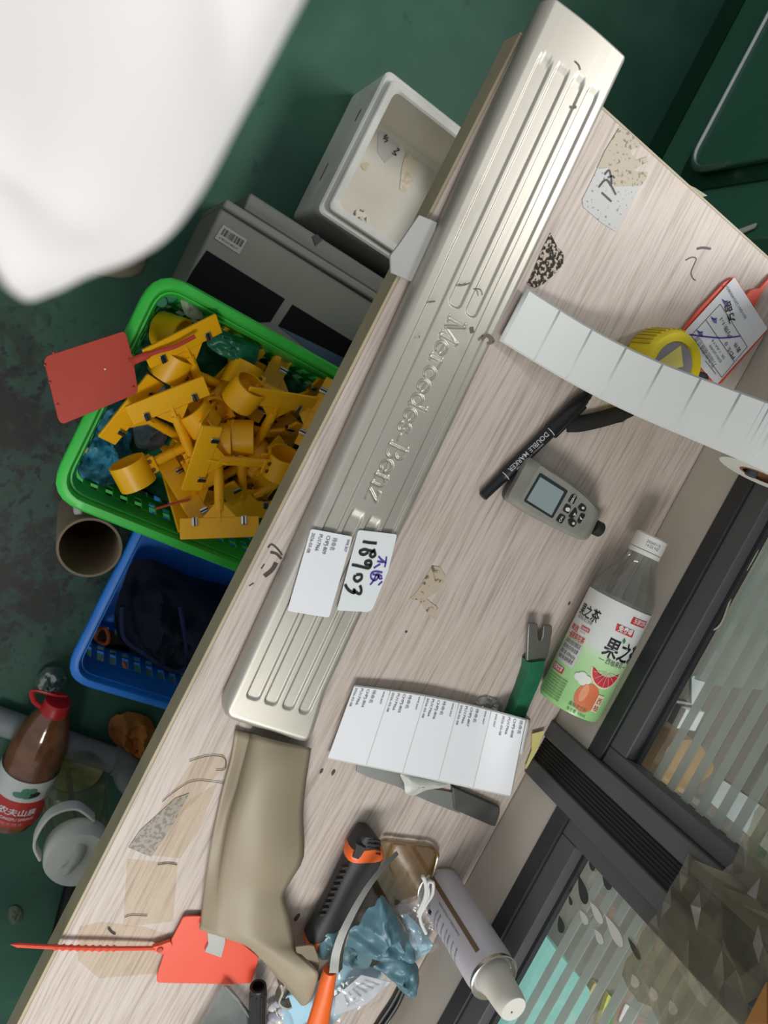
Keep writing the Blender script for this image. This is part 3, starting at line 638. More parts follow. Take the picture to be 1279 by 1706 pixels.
# ================================================================== blank label roll
roll = thing('label_roll', (-.16, .545, TZ), 'roll of blank white labels with a strip unrolled across the bench', 'label roll')
xa, xb = -.184, -.1335
lm = M('blank_label_white', '#dcdfdc', .5, dirt=.01); liner = M('label_liner', '#c9cdc7', .5, dirt=.01)
path = catmull([(0, .316, .006), (0, .345, .0095), (0, .385, .018), (0, .42, .034), (0, .45, .060), (0, .48, .100), (0, .505, .133), (0, .528, .151), (0, .546, .156)], 8)
dist = [0]
for a, b in zip(path, path[1:]): dist.append(dist[-1] + (b - a).length)
def onpath(d):
    for i in range(len(path) - 1):
        if dist[i + 1] >= d: return path[i].lerp(path[i + 1], (d - dist[i]) / (dist[i + 1] - dist[i]))
    return path[-1]
def sxs(p): k = (p.z / .156); return xa + (-.184 + .184) * k, xb + (.0025) * k
st = MB().grid([[Vector((sxs(p)[0], p.y, TZ + p.z)), Vector((sxs(p)[1], p.y, TZ + p.z))] for p in path]).build('liner_strip', liner, roll, solid=.0003)
d0 = .004; pitch = .0345
while d0 + pitch < dist[-1] + .02:
    pp = [onpath(min(dist[-1], d0 + (pitch - .002) * k / 6)) for k in range(7)]
    MB().grid([[Vector((sxs(p)[0] + .0016, p.y, TZ + p.z + .0003)), Vector((sxs(p)[1] - .0016, p.y, TZ + p.z + .0003))] for p in pp]).build('blank_label', lm, roll, smooth=60)
    d0 += pitch
rc_ = Vector((0, .546, TZ + .118))
MB().lathe([(.0195, 0), (.0375, 0), (.0378, .0505), (.0195, .0505)], rc_ + Vector((xa, 0, 0)), (1, 0, 0), 48, False).build('wound_labels', M('wound_label_edge', '#d6d6cb', .6, dirt=.03), roll)
MB().lathe([(.0168, -.0003), (.0195, -.0003), (.0195, .0508), (.0168, .0508)], rc_ + Vector((xa, 0, 0)), (1, 0, 0), 40, False).build('card_core', M('brown_core', '#8a5a3a', .7), roll)
MB().tube([rc_ + Vector((xa - .01, -.0, -.0118)), rc_ + Vector((xb + .002, 0, -.0118))], .005, 12).join(MB().tube([rc_ + Vector((xa - .008, 0, -.0118)), (xa - .008, YW + .004, TZ + .1062)], .004, 10)).build('peg', frame_m, roll)

# ================================================================== yellow tape measure
tm_ = thing('tape_measure', T(1130, 600), 'yellow rubber covered tape measure half hidden under label strip', 'tape measure')
yel = M('yellow_rubber', '#e6d21a', .5, dirt=.1, scale=60, dirtcol='#8f7f1c')
cc = T(1122, 612, .034); cx, cy = cc.x, cc.y; ol = []
for k in range(40):
    a = 2 * PI * k / 40; r = .0335 if math.cos(a + .7) < .75 else .0335 + .010 * smoothstep(.75, 1., math.cos(a + .7))
    ol.append((math.cos(a) * r, math.sin(a) * r))
def ring(s, z): return [Vector((cx + x * s, cy + y * s, TZ + z)) for x, y in ol]
MB().loft([ring(.9, 0), ring(1, .004), ring(1, .03), ring(.93, .0345), ring(.70, .0345), ring(.68, .032)]).build('case', yel, tm_, smooth=35)
MB().lathe([(.0225, 0), (.0225, .0006)], (cx, cy, TZ + .032), (0, 0, 1), 32).build('face_label', M('grey_face_label', '#8f8c94', .5), tm_)
MB().prism([Vector((cx + x, cy + y, TZ + .0327)) for x, y in ((-.020, -.004), (.006, -.019), (.014, -.014), (-.006, .010))], (0, 0, .0006)).build('face_stripe', M('pale_yellow_print', '#ecdc7a', .5), tm_)
for k in range(9):
    a = 3.3 + k * .15; MB().box((cx + .0338 * math.cos(a), cy + .0338 * math.sin(a), TZ + .017), (.0016, .0024, .026), Matrix.Rotation(a, 3, 'Z')).build('grip_ridge', M('yellow_ridge', '#c2ae12', .55), tm_)
a = -.62
MB().box((cx + .041 * math.cos(a), cy + .041 * math.sin(a), TZ + .012), (.014, .022, .02), Matrix.Rotation(a, 3, 'Z')).build('blade_mouth', yel, tm_, bevel=.004, seg=3)
MB().tube(catmull([(cx - .005, cy + .028, TZ + .02), (cx - .012, cy + .041, TZ + .03), (cx + .004, cy + .043, TZ + .03), (cx + .014, cy + .034, TZ + .02)], 6), .0028, 8, flat=.5).build('wrist_strap', M('dark_strap', '#32323a', .8), tm_)

# ================================================================== paper card on a red seal tag
pt = thing('paper_tag', T(1210, 540), 'white printed card with purple pen line on a red seal tag', 'tag')
cr = Q(1040, 400, 5.351, [(820, 1290), (1275, 790), (980, 330), (470, 890)], .006)      # corners: read from the far side
MB().prism(roundpoly(Q(1040, 400, 5.351, [(815, 1300), (850, 1290), (1282, 800), (985, 322), (890, 375), (660, 620), (455, 885)], .004), .002, 3), (0, 0, -.002)).build('seal_plate', redp, pt, bevel=.0004)
MB().prism(Q(1040, 400, 5.351, [(1080, 495), (1130, 445), (1170, 430), (1205, 430), (1290, 335), (1340, 290), (1345, 310), (1290, 385), (1220, 480), (1160, 600)], .005), (0, 0, -.003)).build('seal_tail', redp, pt, bevel=.0005)
pc = MB().prism(roundpoly(cr, .001), (0, 0, -.0004)).build('card', white, pt)
def cl(pts, w, mat, nm='printed_line', h=.0065):
    m = MB()
    for ln in pts: m.join(penline(Q(1040, 400, 5.351, ln, h), w))
    return m.build(nm, mat, pc)
cl([[(855, 570), (1095, 950)], [(855, 570), (595, 850)], [(595, 850), (868, 1225)], [(725, 710), (980, 1085)], [(1095, 950), (868, 1225)], [(720, 1075), (815, 1195)]], .0005, ink)
cl([[(585, 842), (700, 858), (850, 872), (960, 865), (1030, 855)]], .0014, purple, 'pen_line')
sc_ = []
for (x, y) in ((900, 560), (800, 715), (675, 835), (560, 860), (630, 960)):
    for k in range(4): sc_.append([(x - 28 + k * 9, y - 35 + 8 * k), (x - 5 + k * 8, y + 12 - 10 * k), (x + 22, y + 24 - 12 * k)])
cl(sc_, .0008, purple, 'pen_note')
def ctext(s, px, py, dx, dy, h, wdt, mat, bold=0.):
    o = Q(1040, 400, 5.351, [(px, py)], .0066)[0]; e = Q(1040, 400, 5.351, [(px + dx, py + dy)], .0066)[0]
    m = text(s, h, bold, fit=wdt); m.xf(frame2(o, e - o)); return m.build('printed_text', mat, pc, smooth=0)
ctext('万品', 985, 720, -35, -130, .009, .021, ink, .02)
ctext('ID1001202400854', 1092, 690, -120, -200, .004, .044, grey_ink)
ctext('内饰:1-1', 960, 860, -65, -130, .0055, .024, ink)
ctext('PDS: 0', 990, 1045, -60, -110, .0055, .021, ink)
ctext('套件', 1040, 985, -35, -65, .0055, .012, ink)
ctext('万品后视镜总成', 820, 1110, -120, -190, .007, .040, grey_ink)
ctext('ID001202400', 870, 1080, -75, -110, .004, .024, grey_ink)
ctext('SK 1.AAY4', 900, 1050, -90, -140, .004, .026, grey_ink)

# ================================================================== marker pen
mk = thing('marker_pen', T(890, 745), 'black double ended marker pen with white print beside the gauge', 'marker')
a0, a1 = T(803, 828, .0055), T(980, 656, .0068); dv = (a1 - a0); L = dv.length; dn = dv.normalized()
def along(t_): return a0 + dn * L * t_
MB().lathe([(.0033, 0), (.0046, .0008), (.0050, .024), (.0052, .027), (.0060, .028), (.0064, L * .64), (.0060, L * .66)], a0, dn, 28).build('barrel', black, mk)
MB().lathe([(.0064, L * .64), (.0072, L * .645), (.0074, L * .66), (.0070, L * .9), (.0058, L * .955), (.0050, L * .96), (.0050, L * .985), (.0042, L)], a0, dn, 28).build('cap', M('black_cap', '#111214', .32), mk)
sd_ = Vector((dn.y, -dn.x, 0)) if True else 0
if sd_.y < 0: sd_ = -sd_
MB().box(along(.78) + sd_ * .0072 + Vector((0, 0, .001)), (L * .30, .0024, .004), Matrix.Rotation(math.atan2(dn.y, dn.x), 3, 'Z')).build('pocket_clip', M('black_cap', '#111214'), mk, bevel=.0006)
prn = M('white_pen_print', '#c9ccce', .5)
nrm = Vector((0, 0, 1)); vdir = (Vector((0, 0, CAMZ)) - along(.5)).normalized()
nn = (vdir - dn * vdir.dot(dn)).normalized()
def onpen(v, off):      # text wrapped round the barrel
    th = off + v.y / .0064; b2 = nn.cross(dn)
    return a0 + dn * v.x + (nn * math.cos(th) + b2 * -math.sin(th)) * .00665
# letters run from the cap end towards the tip end reversed: read with the cap on the right-hand end
pm = MB()
for s, h, bo, x0, off, w_ in (('DOUBLE MARKER', .0062, .01, L * .24, -1.03, L * .36), ('MARKING PEN 2WAY INK', .0026, 0, L * .28, -.20, L * .25)):
    pm.join(text(s, h, bo, fit=w_).map(lambda v, x0=x0, off=off, w_=w_: onpen(Vector((x0 + w_ - v.x, v.y, 0)), off + .7)))
for xx in (L * .2, L * .622):
    pm.grid([[onpen(Vector((xx + d, k * .0012, 0)), -.5) for k in range(9)] for d in (0, .0008)])
pm.build('printed_text', prn, mk, smooth=0)
# black strap end by the marker
sp = catmull(Q(780, 630, 4.568, [(760, 350), (860, 345), (1000, 315), (1120, 282), (1185, 272), (1250, 282)], .004), 5); pts = []
for i, p in enumerate(sp):
    w_ = .0075 * (1 if i < len(sp) - 6 else max(.05, (len(sp) - 1 - i) / 6)); t_ = (sp[min(i + 1, len(sp) - 1)] - sp[max(i - 1, 0)]).normalized(); q = Vector((-t_.y, t_.x, 0)) * w_
    pts.append([p + q, p - q])
so = MB().grid(pts).build('strap_end', M('black_webbing', '#1b1a19', .9, bump=.3, scale=100), None, solid=.0035); tag(so, 'short black fabric strap beside the marker, tapering under labels', 'strap')

# ================================================================== paint thickness gauge
gg = thing('paint_gauge', T(925, 830), 'grey handheld coating gauge with square screen and black buttons', 'gauge')
grey = M('gauge_grey', '#8b8b83', .5, dirt=.10, scale=50, dirtcol='#4d4a44')
s_, gx, gy = 4.568, 780, 630
bot = [(275, 905), (330, 965), (470, 1050), (640, 1135), (810, 1215), (905, 1225), (965, 1120), (1005, 1020), (965, 950), (860, 850), (720, 750), (590, 665), (500, 615), (430, 615), (345, 770)]
top_ = [(385, 930), (400, 975), (520, 1050), (660, 1120), (820, 1200), (885, 1215), (950, 1105), (990, 1015), (950, 955), (850, 862), (720, 765), (600, 690), (560, 660), (530, 665), (455, 790)]
def gr_(pts, h, sh=1.): 
    P = Q(gx, gy, s_, pts, h); c = sum(P, Vector()) / len(P); return [c + (p - c) * sh for p in P]
c12 = [(a + (c - a) * .25, b + (d - b) * .25) for (a, b), (c, d) in zip(bot, top_)]
MB().loft([catmull(r, 3, True) for r in (gr_(bot, .012, .95), gr_(bot, .012, 1.0), gr_(c12, .019, 1.0), gr_(top_, .0268, 1.0), gr_(top_, .0285, .95))]).map(lambda v: v if v.z > TZ + .0125 else v).build('body', grey, gg, smooth=40)
MB().loft([catmull(r, 3, True) for r in ([p - Vector((0, 0, .012)) for p in gr_(bot, .012, .93)], [p - Vector((0, 0, .005)) for p in gr_(bot, .012, .985)], gr_(bot, .012, .985))]).build('lower_shell', M('gauge_lower', '#55554f', .55), gg)
hh = .0288
MB().prism(roundpoly(Q(gx, gy, s_, [(545, 718), (760, 858), (640, 1070), (420, 935)], hh), .002, 3), (0, 0, -.001)).build('screen_bezel', M('screen_bezel', '#2c3133', .2), gg)
MB().prism(Q(gx, gy, s_, [(548, 752), (728, 865), (632, 1045), (445, 928)], hh + .0003), (0, 0, -.0006)).build('screen', M('grey_screen', '#8f9c9e', .08, dirt=.02, coat=.8), gg)
pad_m = M('rubber_button', '#191a1a', .5); mkm = M('button_symbol', '#d6d6d0', .5)
def button(pts, sym, hb=.0296):
    o = MB().prism(roundpoly(Q(gx, gy, s_, pts, hb), .0018, 3), (0, 0, -.0016)).build('button', pad_m, gg, bevel=.0004)
    if isinstance(sym, str):
        cx_, cy_ = sum(p[0] for p in pts) / len(pts), sum(p[1] for p in pts) / len(pts)
        a = Q(gx, gy, s_, [(cx_, cy_)], hb + .0002)[0]; e = Q(gx, gy, s_, [(cx_ - 45, cy_ + 80)], hb + .0002)[0]
        text(sym, .0034, .02, 'CENTER').map(lambda v: v - Vector((0, .0012, 0))).xf(frame2(a, a - e)).build('button_mark', mkm, o, smooth=0)
    else: MB().prism(Q(gx, gy, s_, sym, hb + .0003), (0, 0, -.0002)).build('button_mark', mkm, o, smooth=0)
button([(795, 880), (832, 902), (800, 965), (758, 940)], 'ZERO'); button([(745, 955), (785, 978), (765, 1035), (718, 1010)], [(745, 985), (768, 985), (775, 1003), (762, 1018), (742, 1010), (738, 995)]); button([(700, 1030), (745, 1055), (710, 1112), (667, 1085)], 'CAL')
circ_ = lambda x, y, r: [(x + r * math.cos(k * .7854), y + r * math.sin(k * .7854)) for k in range(8)]
button([(865, 950), (902, 985), (890, 1020), (850, 1010), (833, 985)], circ_(873, 988, 11)); button([(760, 1075), (800, 1070), (828, 1105), (800, 1140), (765, 1115)], circ_(800, 1106, 11))
button([(818, 980), (832, 1030), (790, 1072), (762, 1055)], [(812, 1022), (818, 1045), (795, 1045)]); button([(860, 1028), (895, 1040), (850, 1112), (828, 1095)], [(872, 1078), (848, 1050), (852, 1075)])
MB().lathe([(.0055, 0), (.0075, .002), (.0075, .008), (.006, .009)], Q(gx, gy, s_, [(955, 1130)], .012)[0], (Q(gx, gy, s_, [(995, 1150)], .012)[0] - Q(gx, gy, s_, [(955, 1130)], .012)[0]), 20).build('probe_cap', M('black_rubber_probe', '#202020', .6), gg)

# ================================================================== drink bottle
bo = thing('drink_bottle', T(1000, 1050), 'clear tea drink bottle with green and white grapefruit label lying by wall', 'bottle')
RB = .0315
b0, b1 = T(945, 1178, RB + .002), T(1087, 893, RB + .002); bd = (b1 - b0).normalized(); BL = (b1 - b0).length
bs = bd.cross(Vector((0, 0, 1))).normalized()
if bs.y < 0: bs = -bs                      # towards the wall
def onb(s, th, r): return b0 + bd * s + (Vector((0, 0, 1)) * math.cos(th) + bs * math.sin(th)) * r
clearp = M_clear('clear_pet', '#fbfcfb', .08, .05, '#cfd3cc', .2, .3)
liq = M_clear('pale_tea', '#d9d4c4', .25, .05, '#a39a88', .3)
SL = .118
MB().lathe([(.018, .0), (.027, .001), (RB, .008), (RB, SL + .002), (.0300, SL + .012), (.024, BL - .045), (.0165, BL - .030), (.0148, BL - .024), (.0148, BL - .019), (.0125, BL - .018)], b0, bd, 40).build('bottle_body', clearp, bo)
MB().lathe([(.0150, BL - .0205), (.0157, BL - .020), (.0157, BL - .0165), (.0152, BL - .016)], b0, bd, 36).build('tamper_ring', M('white_cap', '#dcdcd6', .45), bo)
cp = MB().lathe([(.0150, BL - .0155), (.0158, BL - .015), (.0158, BL - .0015), (.0145, BL)], b0, bd, 40).build('cap', M('white_cap', '#dcdcd6', .45), bo)
mc = MB()
for s, dy in (('20260115', .0075), ('14:22 HZ', .0038)): mc.join(text(s, .0038, fit=.014).map(lambda v, dy=dy: onb(BL - .0145 + v.y + dy - .001, -.95 + v.x / .0158, .01605)))
mc.build('cap_print', grey_ink, cp, smooth=0)
def make_label():
    m, nt, b = base_mat('bottle_label'); tc = N(nt, 'ShaderNodeTexCoord'); at_ = N(nt, 'ShaderNodeAttribute', attribute_name='along')
    n = N(nt, 'ShaderNodeTexNoise', i_Scale=20.0); nt.links.new(tc.outputs['Object'], n.inputs['Vector'])
    c = ramp(nt, at_.outputs['Fac'], [(0., lin('#93c77e')), (.30, lin('#a5d492')), (.52, lin('#b9dfa9')), (.60, lin('#d8dcd6')), (1., lin('#d6d8d6'))])
    nt.links.new(c, b.inputs['Base Color']); b.inputs['Roughness'].default_value = .33; return m
lab = MB(); P = []
for i in range(25):
    s = .002 + (SL - .002) * i / 24; P.append([onb(s, 2 * PI * k / 48, RB + .0004 + (0 if .006 < s else -.0035 * (1 - s / .006) ** 2)) for k in range(49)])
lo = lab.grid(P).build('wrap_label', make_label(), bo)
at_ = lo.data.attributes.new('along', 'FLOAT', 'POINT'); at_.data.foreach_set('value', [((v.co + ORG[bo.name] - b0).dot(bd)) / SL for v in lo.data.vertices])
redm = M('label_red', '#c23b34', .4); greeni = M('label_dark_green', '#3c6a3f', .5)
RL = RB + .0009; TS = -.52
def bt_(s, th0, y, h, mat, bold=0., fit=None, align='LEFT', r=RL):
    return text(s, h, bold, align, fit=fit).map(lambda v: onb(y + v.y, th0 + TS + v.x / RB, r)).build('printed_text', mat, lo, smooth=0)
def bpatch(th0, th1, y0, y1, mat, nm='printed_panel', r=RB + .0007, skew=0.):
    return MB().grid([[onb(y0 + (y1 - y0) * i / 2, th0 + TS + (th1 - th0) * k / 10 + skew * i, r) for k in range(11)] for i in range(3)]).build(nm, mat, lo, smooth=0)
C1 = .02
bt_('果之茶', C1 - .12, .068, .021, ink, .015, fit=.046)
bpatch(C1 + .28, C1 + .95, .1045, .1115, redm); bt_('东鹏饮料', C1 + .34, .1062, .006, white, 0, fit=.017, r=RL + .0002)
bpatch(C1 - .03, C1 + .58, .0925, .0995, redm, skew=-.02); bt_('免费喝', C1 + .02, .0938, .0068, white, .02, fit=.015, r=RL + .0002)
bt_('— 西柚茉莉 —', C1 - .1, .0605, .0065, M('label_grey_green', '#5c6a58', .5), 0, fit=.034)
bt_('果之茶', -1.42, .091, .0135, ink, .012, fit=.027)
bt_('真果添制 果之原香', -1.38, .0865, .0038, grey_ink, 0, fit=.022)
bpatch(-.98, -.66, .0785, .0825, redm, 'printed_panel'); bt_('西柚茉莉', -.95, .0793, .003, white, 0, fit=.0085, r=RL + .0002)
bt_('精选 ····', -1.45, .074, .0068, redm, .01, fit=.022)
bt_('一级茉莉花茶', -1.45, .0665, .0072, redm, .015, fit=.025)
bpatch(-1.42, -.62, .041, .0645, M('label_pale_panel', '#d0d2d0', .5))
for k, s in enumerate(('真茶萃取 真香双重甄选', '真茶的香 茶多酚含量', '高酸八香 ≥300mg/kg', '无糖分离 鲜榨果香')): bt_(s, -1.38, .0605 - k * .0055, .0048, M('label_dark_print', '#3c3f42', .5), .0, fit=.022, r=RL + .0002)
bpatch(-1.42, -.85, .031, .0375, redm); bt_('兑奖饮享', -1.36, .0326, .0058, white, .01, fit=.015, r=RL + .0002)
for k in range(8): bt_('产品名称果之茶西柚茉莉味配料水白砂糖茶', -1.42, .0268 - k * .0029, .0024, greeni, 0, fit=.027)
bt_('果味茶饮料', -.28, .0095, .0048, greeni, 0, fit=.018); bt_('净含量: 500mL', -.28, .0042, .0042, greeni, 0, fit=.020)
# grapefruit, blossom and slice printed on the label
def bshape(pts, mat, nm='fruit_print', r=RB + .0008):
    c = (sum(p[0] for p in pts) / len(pts), sum(p[1] for p in pts) / len(pts)); m = MB(); rr = []
    for k in (0.02, .5, 1.): rr.append([onb(c[1] + (y - c[1]) * k, TS + (c[0] + (x - c[0]) * k) / RB, r) for x, y in pts])
    return m.loft(rr, False).build(nm, mat, lo, smooth=0)
ell = lambda cx_, cy_, rx, ry, a0=0, a1=2 * PI, n=28: [(cx_ + rx * math.cos(a0 + (a1 - a0) * k / n), cy_ + ry * math.sin(a0 + (a1 - a0) * k / n)) for k in range(n)]
bshape(ell(.004, .0225, .0115, .0145), M('fruit_orange', '#d9774e', .4))
bshape(ell(-.0005, .026, .0035, .009), M('fruit_orange_light', '#e59a72', .4), r=RB + .0010)
bshape(ell(.0115, .0545, .0165, .0185, PI + .12, 2 * PI + .12), M('rind_cream', '#efd9bd', .4), r=RB + .0011)
bshape(ell(.0115, .0540, .0148, .0163, PI + .12, 2 * PI + .12), M('flesh_red', '#c93744', .4), r=RB + .0013)
for k in range(7):
    a = PI + .30 + k * .46; m = MB().grid([[onb(.0532 + (r_ * math.sin(a) + d * math.cos(a)), TS + (.0115 + (r_ * math.cos(a) * .9 - d * math.sin(a))) / RB, RB + .0015) for d in (-.00025, .00025)] for r_ in (.002, .008, .0150)]); m.build('fruit_print', M('flesh_line', '#e9a7a4', .4), lo, smooth=0)
for (x, y, r_) in ((-.008, .0395, .0045), (-.003, .0385, .004), (-.0065, .0355, .004), (-.0115, .0375, .0038)): bshape(ell(x, y, r_, r_, n=12), M('blossom_white', '#dfe3da', .5), r=RB + .0012)
bpatch(.42, .66, .0125, .0300, M('pale_orange_tab', '#f0d2b4', .5), r=RB + .0012); bt_('西', .45, .0215, .007, M('fruit_brown', '#7c4330', .5), 0, fit=.0058, r=RB + .0014); bt_('柚', .45, .0140, .007, M('fruit_brown', '#7c4330', .5), 0, fit=.0058, r=RB + .0014)
bshape([(.010, .0865), (.0125, .0835), (.0135, .087), (.011, .0895)], M('leaf_green', '#2f8a4a', .5), r=RB + .0012)

# ================================================================== nail puller with green handle
npu = thing('nail_puller', T(880, 1120), 'flat steel nail puller with chipped green painted handle beside the bottle', 'pry bar')
fork = [(105, 800), (130, 795), (178, 800), (182, 900), (190, 938), (207, 940), (220, 905), (228, 815), (298, 815), (300, 860), (285, 960), (270, 1040), (245, 1110), (90, 1110), (95, 900)]
MB().prism(Q(860, 880, 5.016, fork, .012), (0, 0, -.004)).build('forked_blade', steel, npu, bevel=.0008)
hpts = catmull(Q(860, 880, 5.016, [(165, 1105), (150, 1200), (105, 1330), (50, 1460), (0, 1590), (-60, 1720)], .012), 6); rows_ = []
for i, p in enumerate(hpts):
    t_ = (hpts[min(i + 1, len(hpts) - 1)] - hpts[max(i - 1, 0)]).normalized(); q = Vector((-t_.y, t_.x, 0)); w_ = .0105 - .0015 * i / len(hpts)
    if i > 12: q = q * .95
    rows_.append([p + q * w_ + Vector((0, 0, 0)), p + q * w_ * .8 + Vector((0, 0, .003)), p - q * w_ * .8 + Vector((0, 0, .003)), p - q * w_ + Vector((0, 0, 0)), p - q * w_ * .9 + Vector((0, 0, -.011)), p + q * w_ * .9 + Vector((0, 0, -.011))])
MB().loft(rows_).build('handle', M('green_paint_chipped', '#1f6848', .4, dirt=.12, scale=80, dirtcol='#123a2a', bump=.2), npu, smooth=50)

# ================================================================== sheet of printed labels
ls = thing('label_sheet', T(720, 1230), 'strip of five printed white labels on bench above a steel scraper', 'label sheet')
# lower edge of each label (text baseline side) is the left side of the sheet in the photograph
def sheetpt(u, v, lift=0.):
    # u: reading direction (down the photograph), v: along the strip (towards the wall)
    A, B = np.array([590.5, 1141.]), np.array([545.5, 1264.]); D, Cc = np.array([877, 1198.]), np.array([851, 1328.])
    E = np.array([765, 1176.]); G_ = np.array([725., 1298.])
    up = (A * (1 - v) + D * v) + np.array([2., -7.]) * math.sin(PI * v); dn_ = (B * (1 - v) + Cc * v) + np.array([0, -1.]) * math.sin(PI * v)
    p = up * (1 - u) + dn_ * u; h = .0065 + .006 * math.sin(PI * min(1, v)) * .6 + .020 * smoothstep(.75, 1.0, v) * (1 - .55 * u) 
    return T(p[0], p[1], h + lift)
MB().grid([[sheetpt(u / 8, v / 30) for v in range(31)] for u in range(9)]).build('backing_liner', liner, ls, solid=.0004)
curl = [[sheetpt(u / 6 * .45, 1.0) + Vector((0, .010 * math.sin(a) , -.010 * (1 - math.cos(a)))) for a in [k * .4 for k in range(8)]] for u in range(7)]
MB().grid(curl).build('curled_end', liner, ls, solid=.0004)
bounds = [(.0, .205), (.21, .405), (.41, .60), (.605, .79), (.795, .995)]
nums = ['804', '805', '806', '807', '808']
lp = M('label_print_dark', '#63666f', .6)
for (v0, v1), nmb in zip(bounds, nums):
    o = MB().grid([[sheetpt(.02 + .965 * u / 6, v0 + (v1 - v0) * k / 6, .0005) for k in range(7)] for u in range(7)]).build('printed_label', white, ls)
    m = MB()
    for s, vv, hh_, wf in (('WK307', .78 if nmb != '808' else .1, .09, .17), ('待命名', .50, .13, .17), ('CHPJ-' + nmb, .33, .125, .24), ('PU17966', .16, .125, .22), ('2026-03-08', .01, .11, .25)):
        if nmb == '808': vv = {'WK307': .08, '待命名': .80, 'CHPJ-808': .62, 'PU17966': .45, '2026-03-08': .29}[s]
        m.join(text(s, hh_ * 1.0, fit=wf).map(lambda p, vv=vv: sheetpt(.035 + p.x, v0 + (v1 - v0) * (.05 + vv + p.y * .85), .0010)))
    m.build('printed_text', lp, o, smooth=0)
# steel scraper and clear tape below the sheet
scp = thing('steel_scraper', T(715, 1320), 'flat grey steel scraper blade lying under the printed label sheet', 'scraper')
q_ = lambda pts, h: Q(540, 1130, 3.553, pts, h)
MB().prism(q_([(195, 505), (460, 560), (470, 655), (400, 630), (260, 585), (190, 552)], .0025), (0, 0, -.002)).join(MB().prism(q_([(530, 690), (560, 660), (640, 655), (830, 690), (800, 800), (620, 730)], .0025), (0, 0, -.002))).join(MB().prism(q_([(440, 560), (640, 600), (640, 700), (520, 690), (460, 655)], .002), (0, 0, -.0015))).build('blade', make_steel('scraper_steel', '#9a9c98', .4, (30, 30, 30), .7), scp)
MB().prism(q_([(760, 645), (1040, 765), (1040, 800), (1015, 878), (990, 875), (770, 780)], .006), (0, 0, -.006)).build('handle', M('dark_steel_grip', '#3d3f3c', .5, dirt=.15, scale=30, dirtcol='#75766f'), scp, bevel=.001)
cf = tag(crumple(q_([(450, 560), (560, 585), (725, 620), (700, 640), (600, 660), (530, 690), (480, 675), (470, 620)], .006), .002, .002, 50, 8, 4).build('clear_film', M('milky_film', '#bfc2b9', .4, dirt=.05)), 'small milky plastic flap hanging out below the label sheet', 'film')
cf2 = tag(crumple(q_([(890, 130), (960, 105), (1050, 150), (1030, 215), (960, 222), (900, 185)], .0005), .002, .004, 90, 8, 9).build('clear_film', M_clear('crumpled_clear', '#ffffff', .12, .1, '#d8d2cc', .6)), 'crumpled clear plastic scrap above the label sheet', 'film')
sn = MB().prism(Q(860, 1180, 3.053, [(80, 130), (145, 113), (105, 215), (50, 310), (45, 300), (78, 215)], .004), (0, 0, -.0006)).build('sticky_note', M('yellow_note', '#d8cf84', .6)); tag(sn, 'yellow sticky note scrap at the foot of the window post', 'note')

# ================================================================== utility knife
kn = thing('utility_knife', T(575, 1475), 'black rubber grip utility knife with orange bands', 'knife')
K = lambda pts, h: Q(480, 1360, 4.92, pts, h)
kl = K([(600, 100), (510, 215), (465, 300), (465, 345), (400, 480), (300, 700), (180, 900), (140, 1000), (140, 1040)], .015); kr = K([(680, 110), (745, 190), (772, 280), (760, 330), (690, 475), (600, 640), (420, 880), (255, 985), (235, 1065)], .015)
rg = MB(); cuts = []
KL, KR = catmull(kl, 5), catmull(kr, 5)
def sect(i, k=1.):
    a, b = KL[i], KR[i]; c = (a + b) / 2; w_ = (b - a) * .5; out = []
    for j in range(14):
        t_ = 2 * PI * j / 14; x, z = math.cos(t_), math.sin(t_); x = math.copysign(abs(x) ** .6, x); z = math.copysign(abs(z) ** .7, z)
        out.append(c + w_ * x * k + Vector((0, 0, z * .012 * k - .0012)))
    return out
n_ = len(KL); orange = M('orange_plastic', '#f06a22', .4, dirt=.04); rub = M('black_rubber_grip', '#303131', .6, dirt=.05, bump=.15)
i1, i2 = int(n_ * .17), int(n_ * .36); i3 = int(n_ * .84)
MB().loft([sect(0, .45)] + [sect(i) for i in range(1, i1 + 1)]).build('end_cap', rub, kn, smooth=50)
MB().loft([sect(i, 1.01) for i in range(i1, i2 + 1)]).build('orange_band', orange, kn, smooth=50)
MB().loft([sect(i, 1.0) for i in range(i2, i3 + 1)]).build('grip', rub, kn, smooth=50)
MB().loft([sect(i, .98) for i in range(i3, n_)]).build('orange_nose', orange, kn, smooth=50)
MB().prism(K([(560, 225), (640, 260), (605, 320), (575, 355), (530, 340), (555, 285)], .0275), (0, 0, -.003)).build('lock_tab', rub, kn, bevel=.0006)
for k in range(4): MB().prism(K([(660 - k * 4, 190 + k * 30), (760, 205 + k * 35), (757, 215 + k * 35), (655 - k * 4, 200 + k * 30)], .0266 - .0005 * abs(k - 1)), (0, 0, -.003)).build('grip_ridge', M('ridge_rubber', '#1d1e1e', .6), kn)
for k in range(9):
    y = 420 + k * 48; xl = 400 - (y - 480) * .48
    MB().prism(K([(xl + 18, y), (xl + 70, y - 6), (xl + 62, y + 12), (xl + 10, y + 18)], .0262), (0, 0, -.004)).build('grip_ridge', M('ridge_rubber', '#1d1e1e', .6), kn)

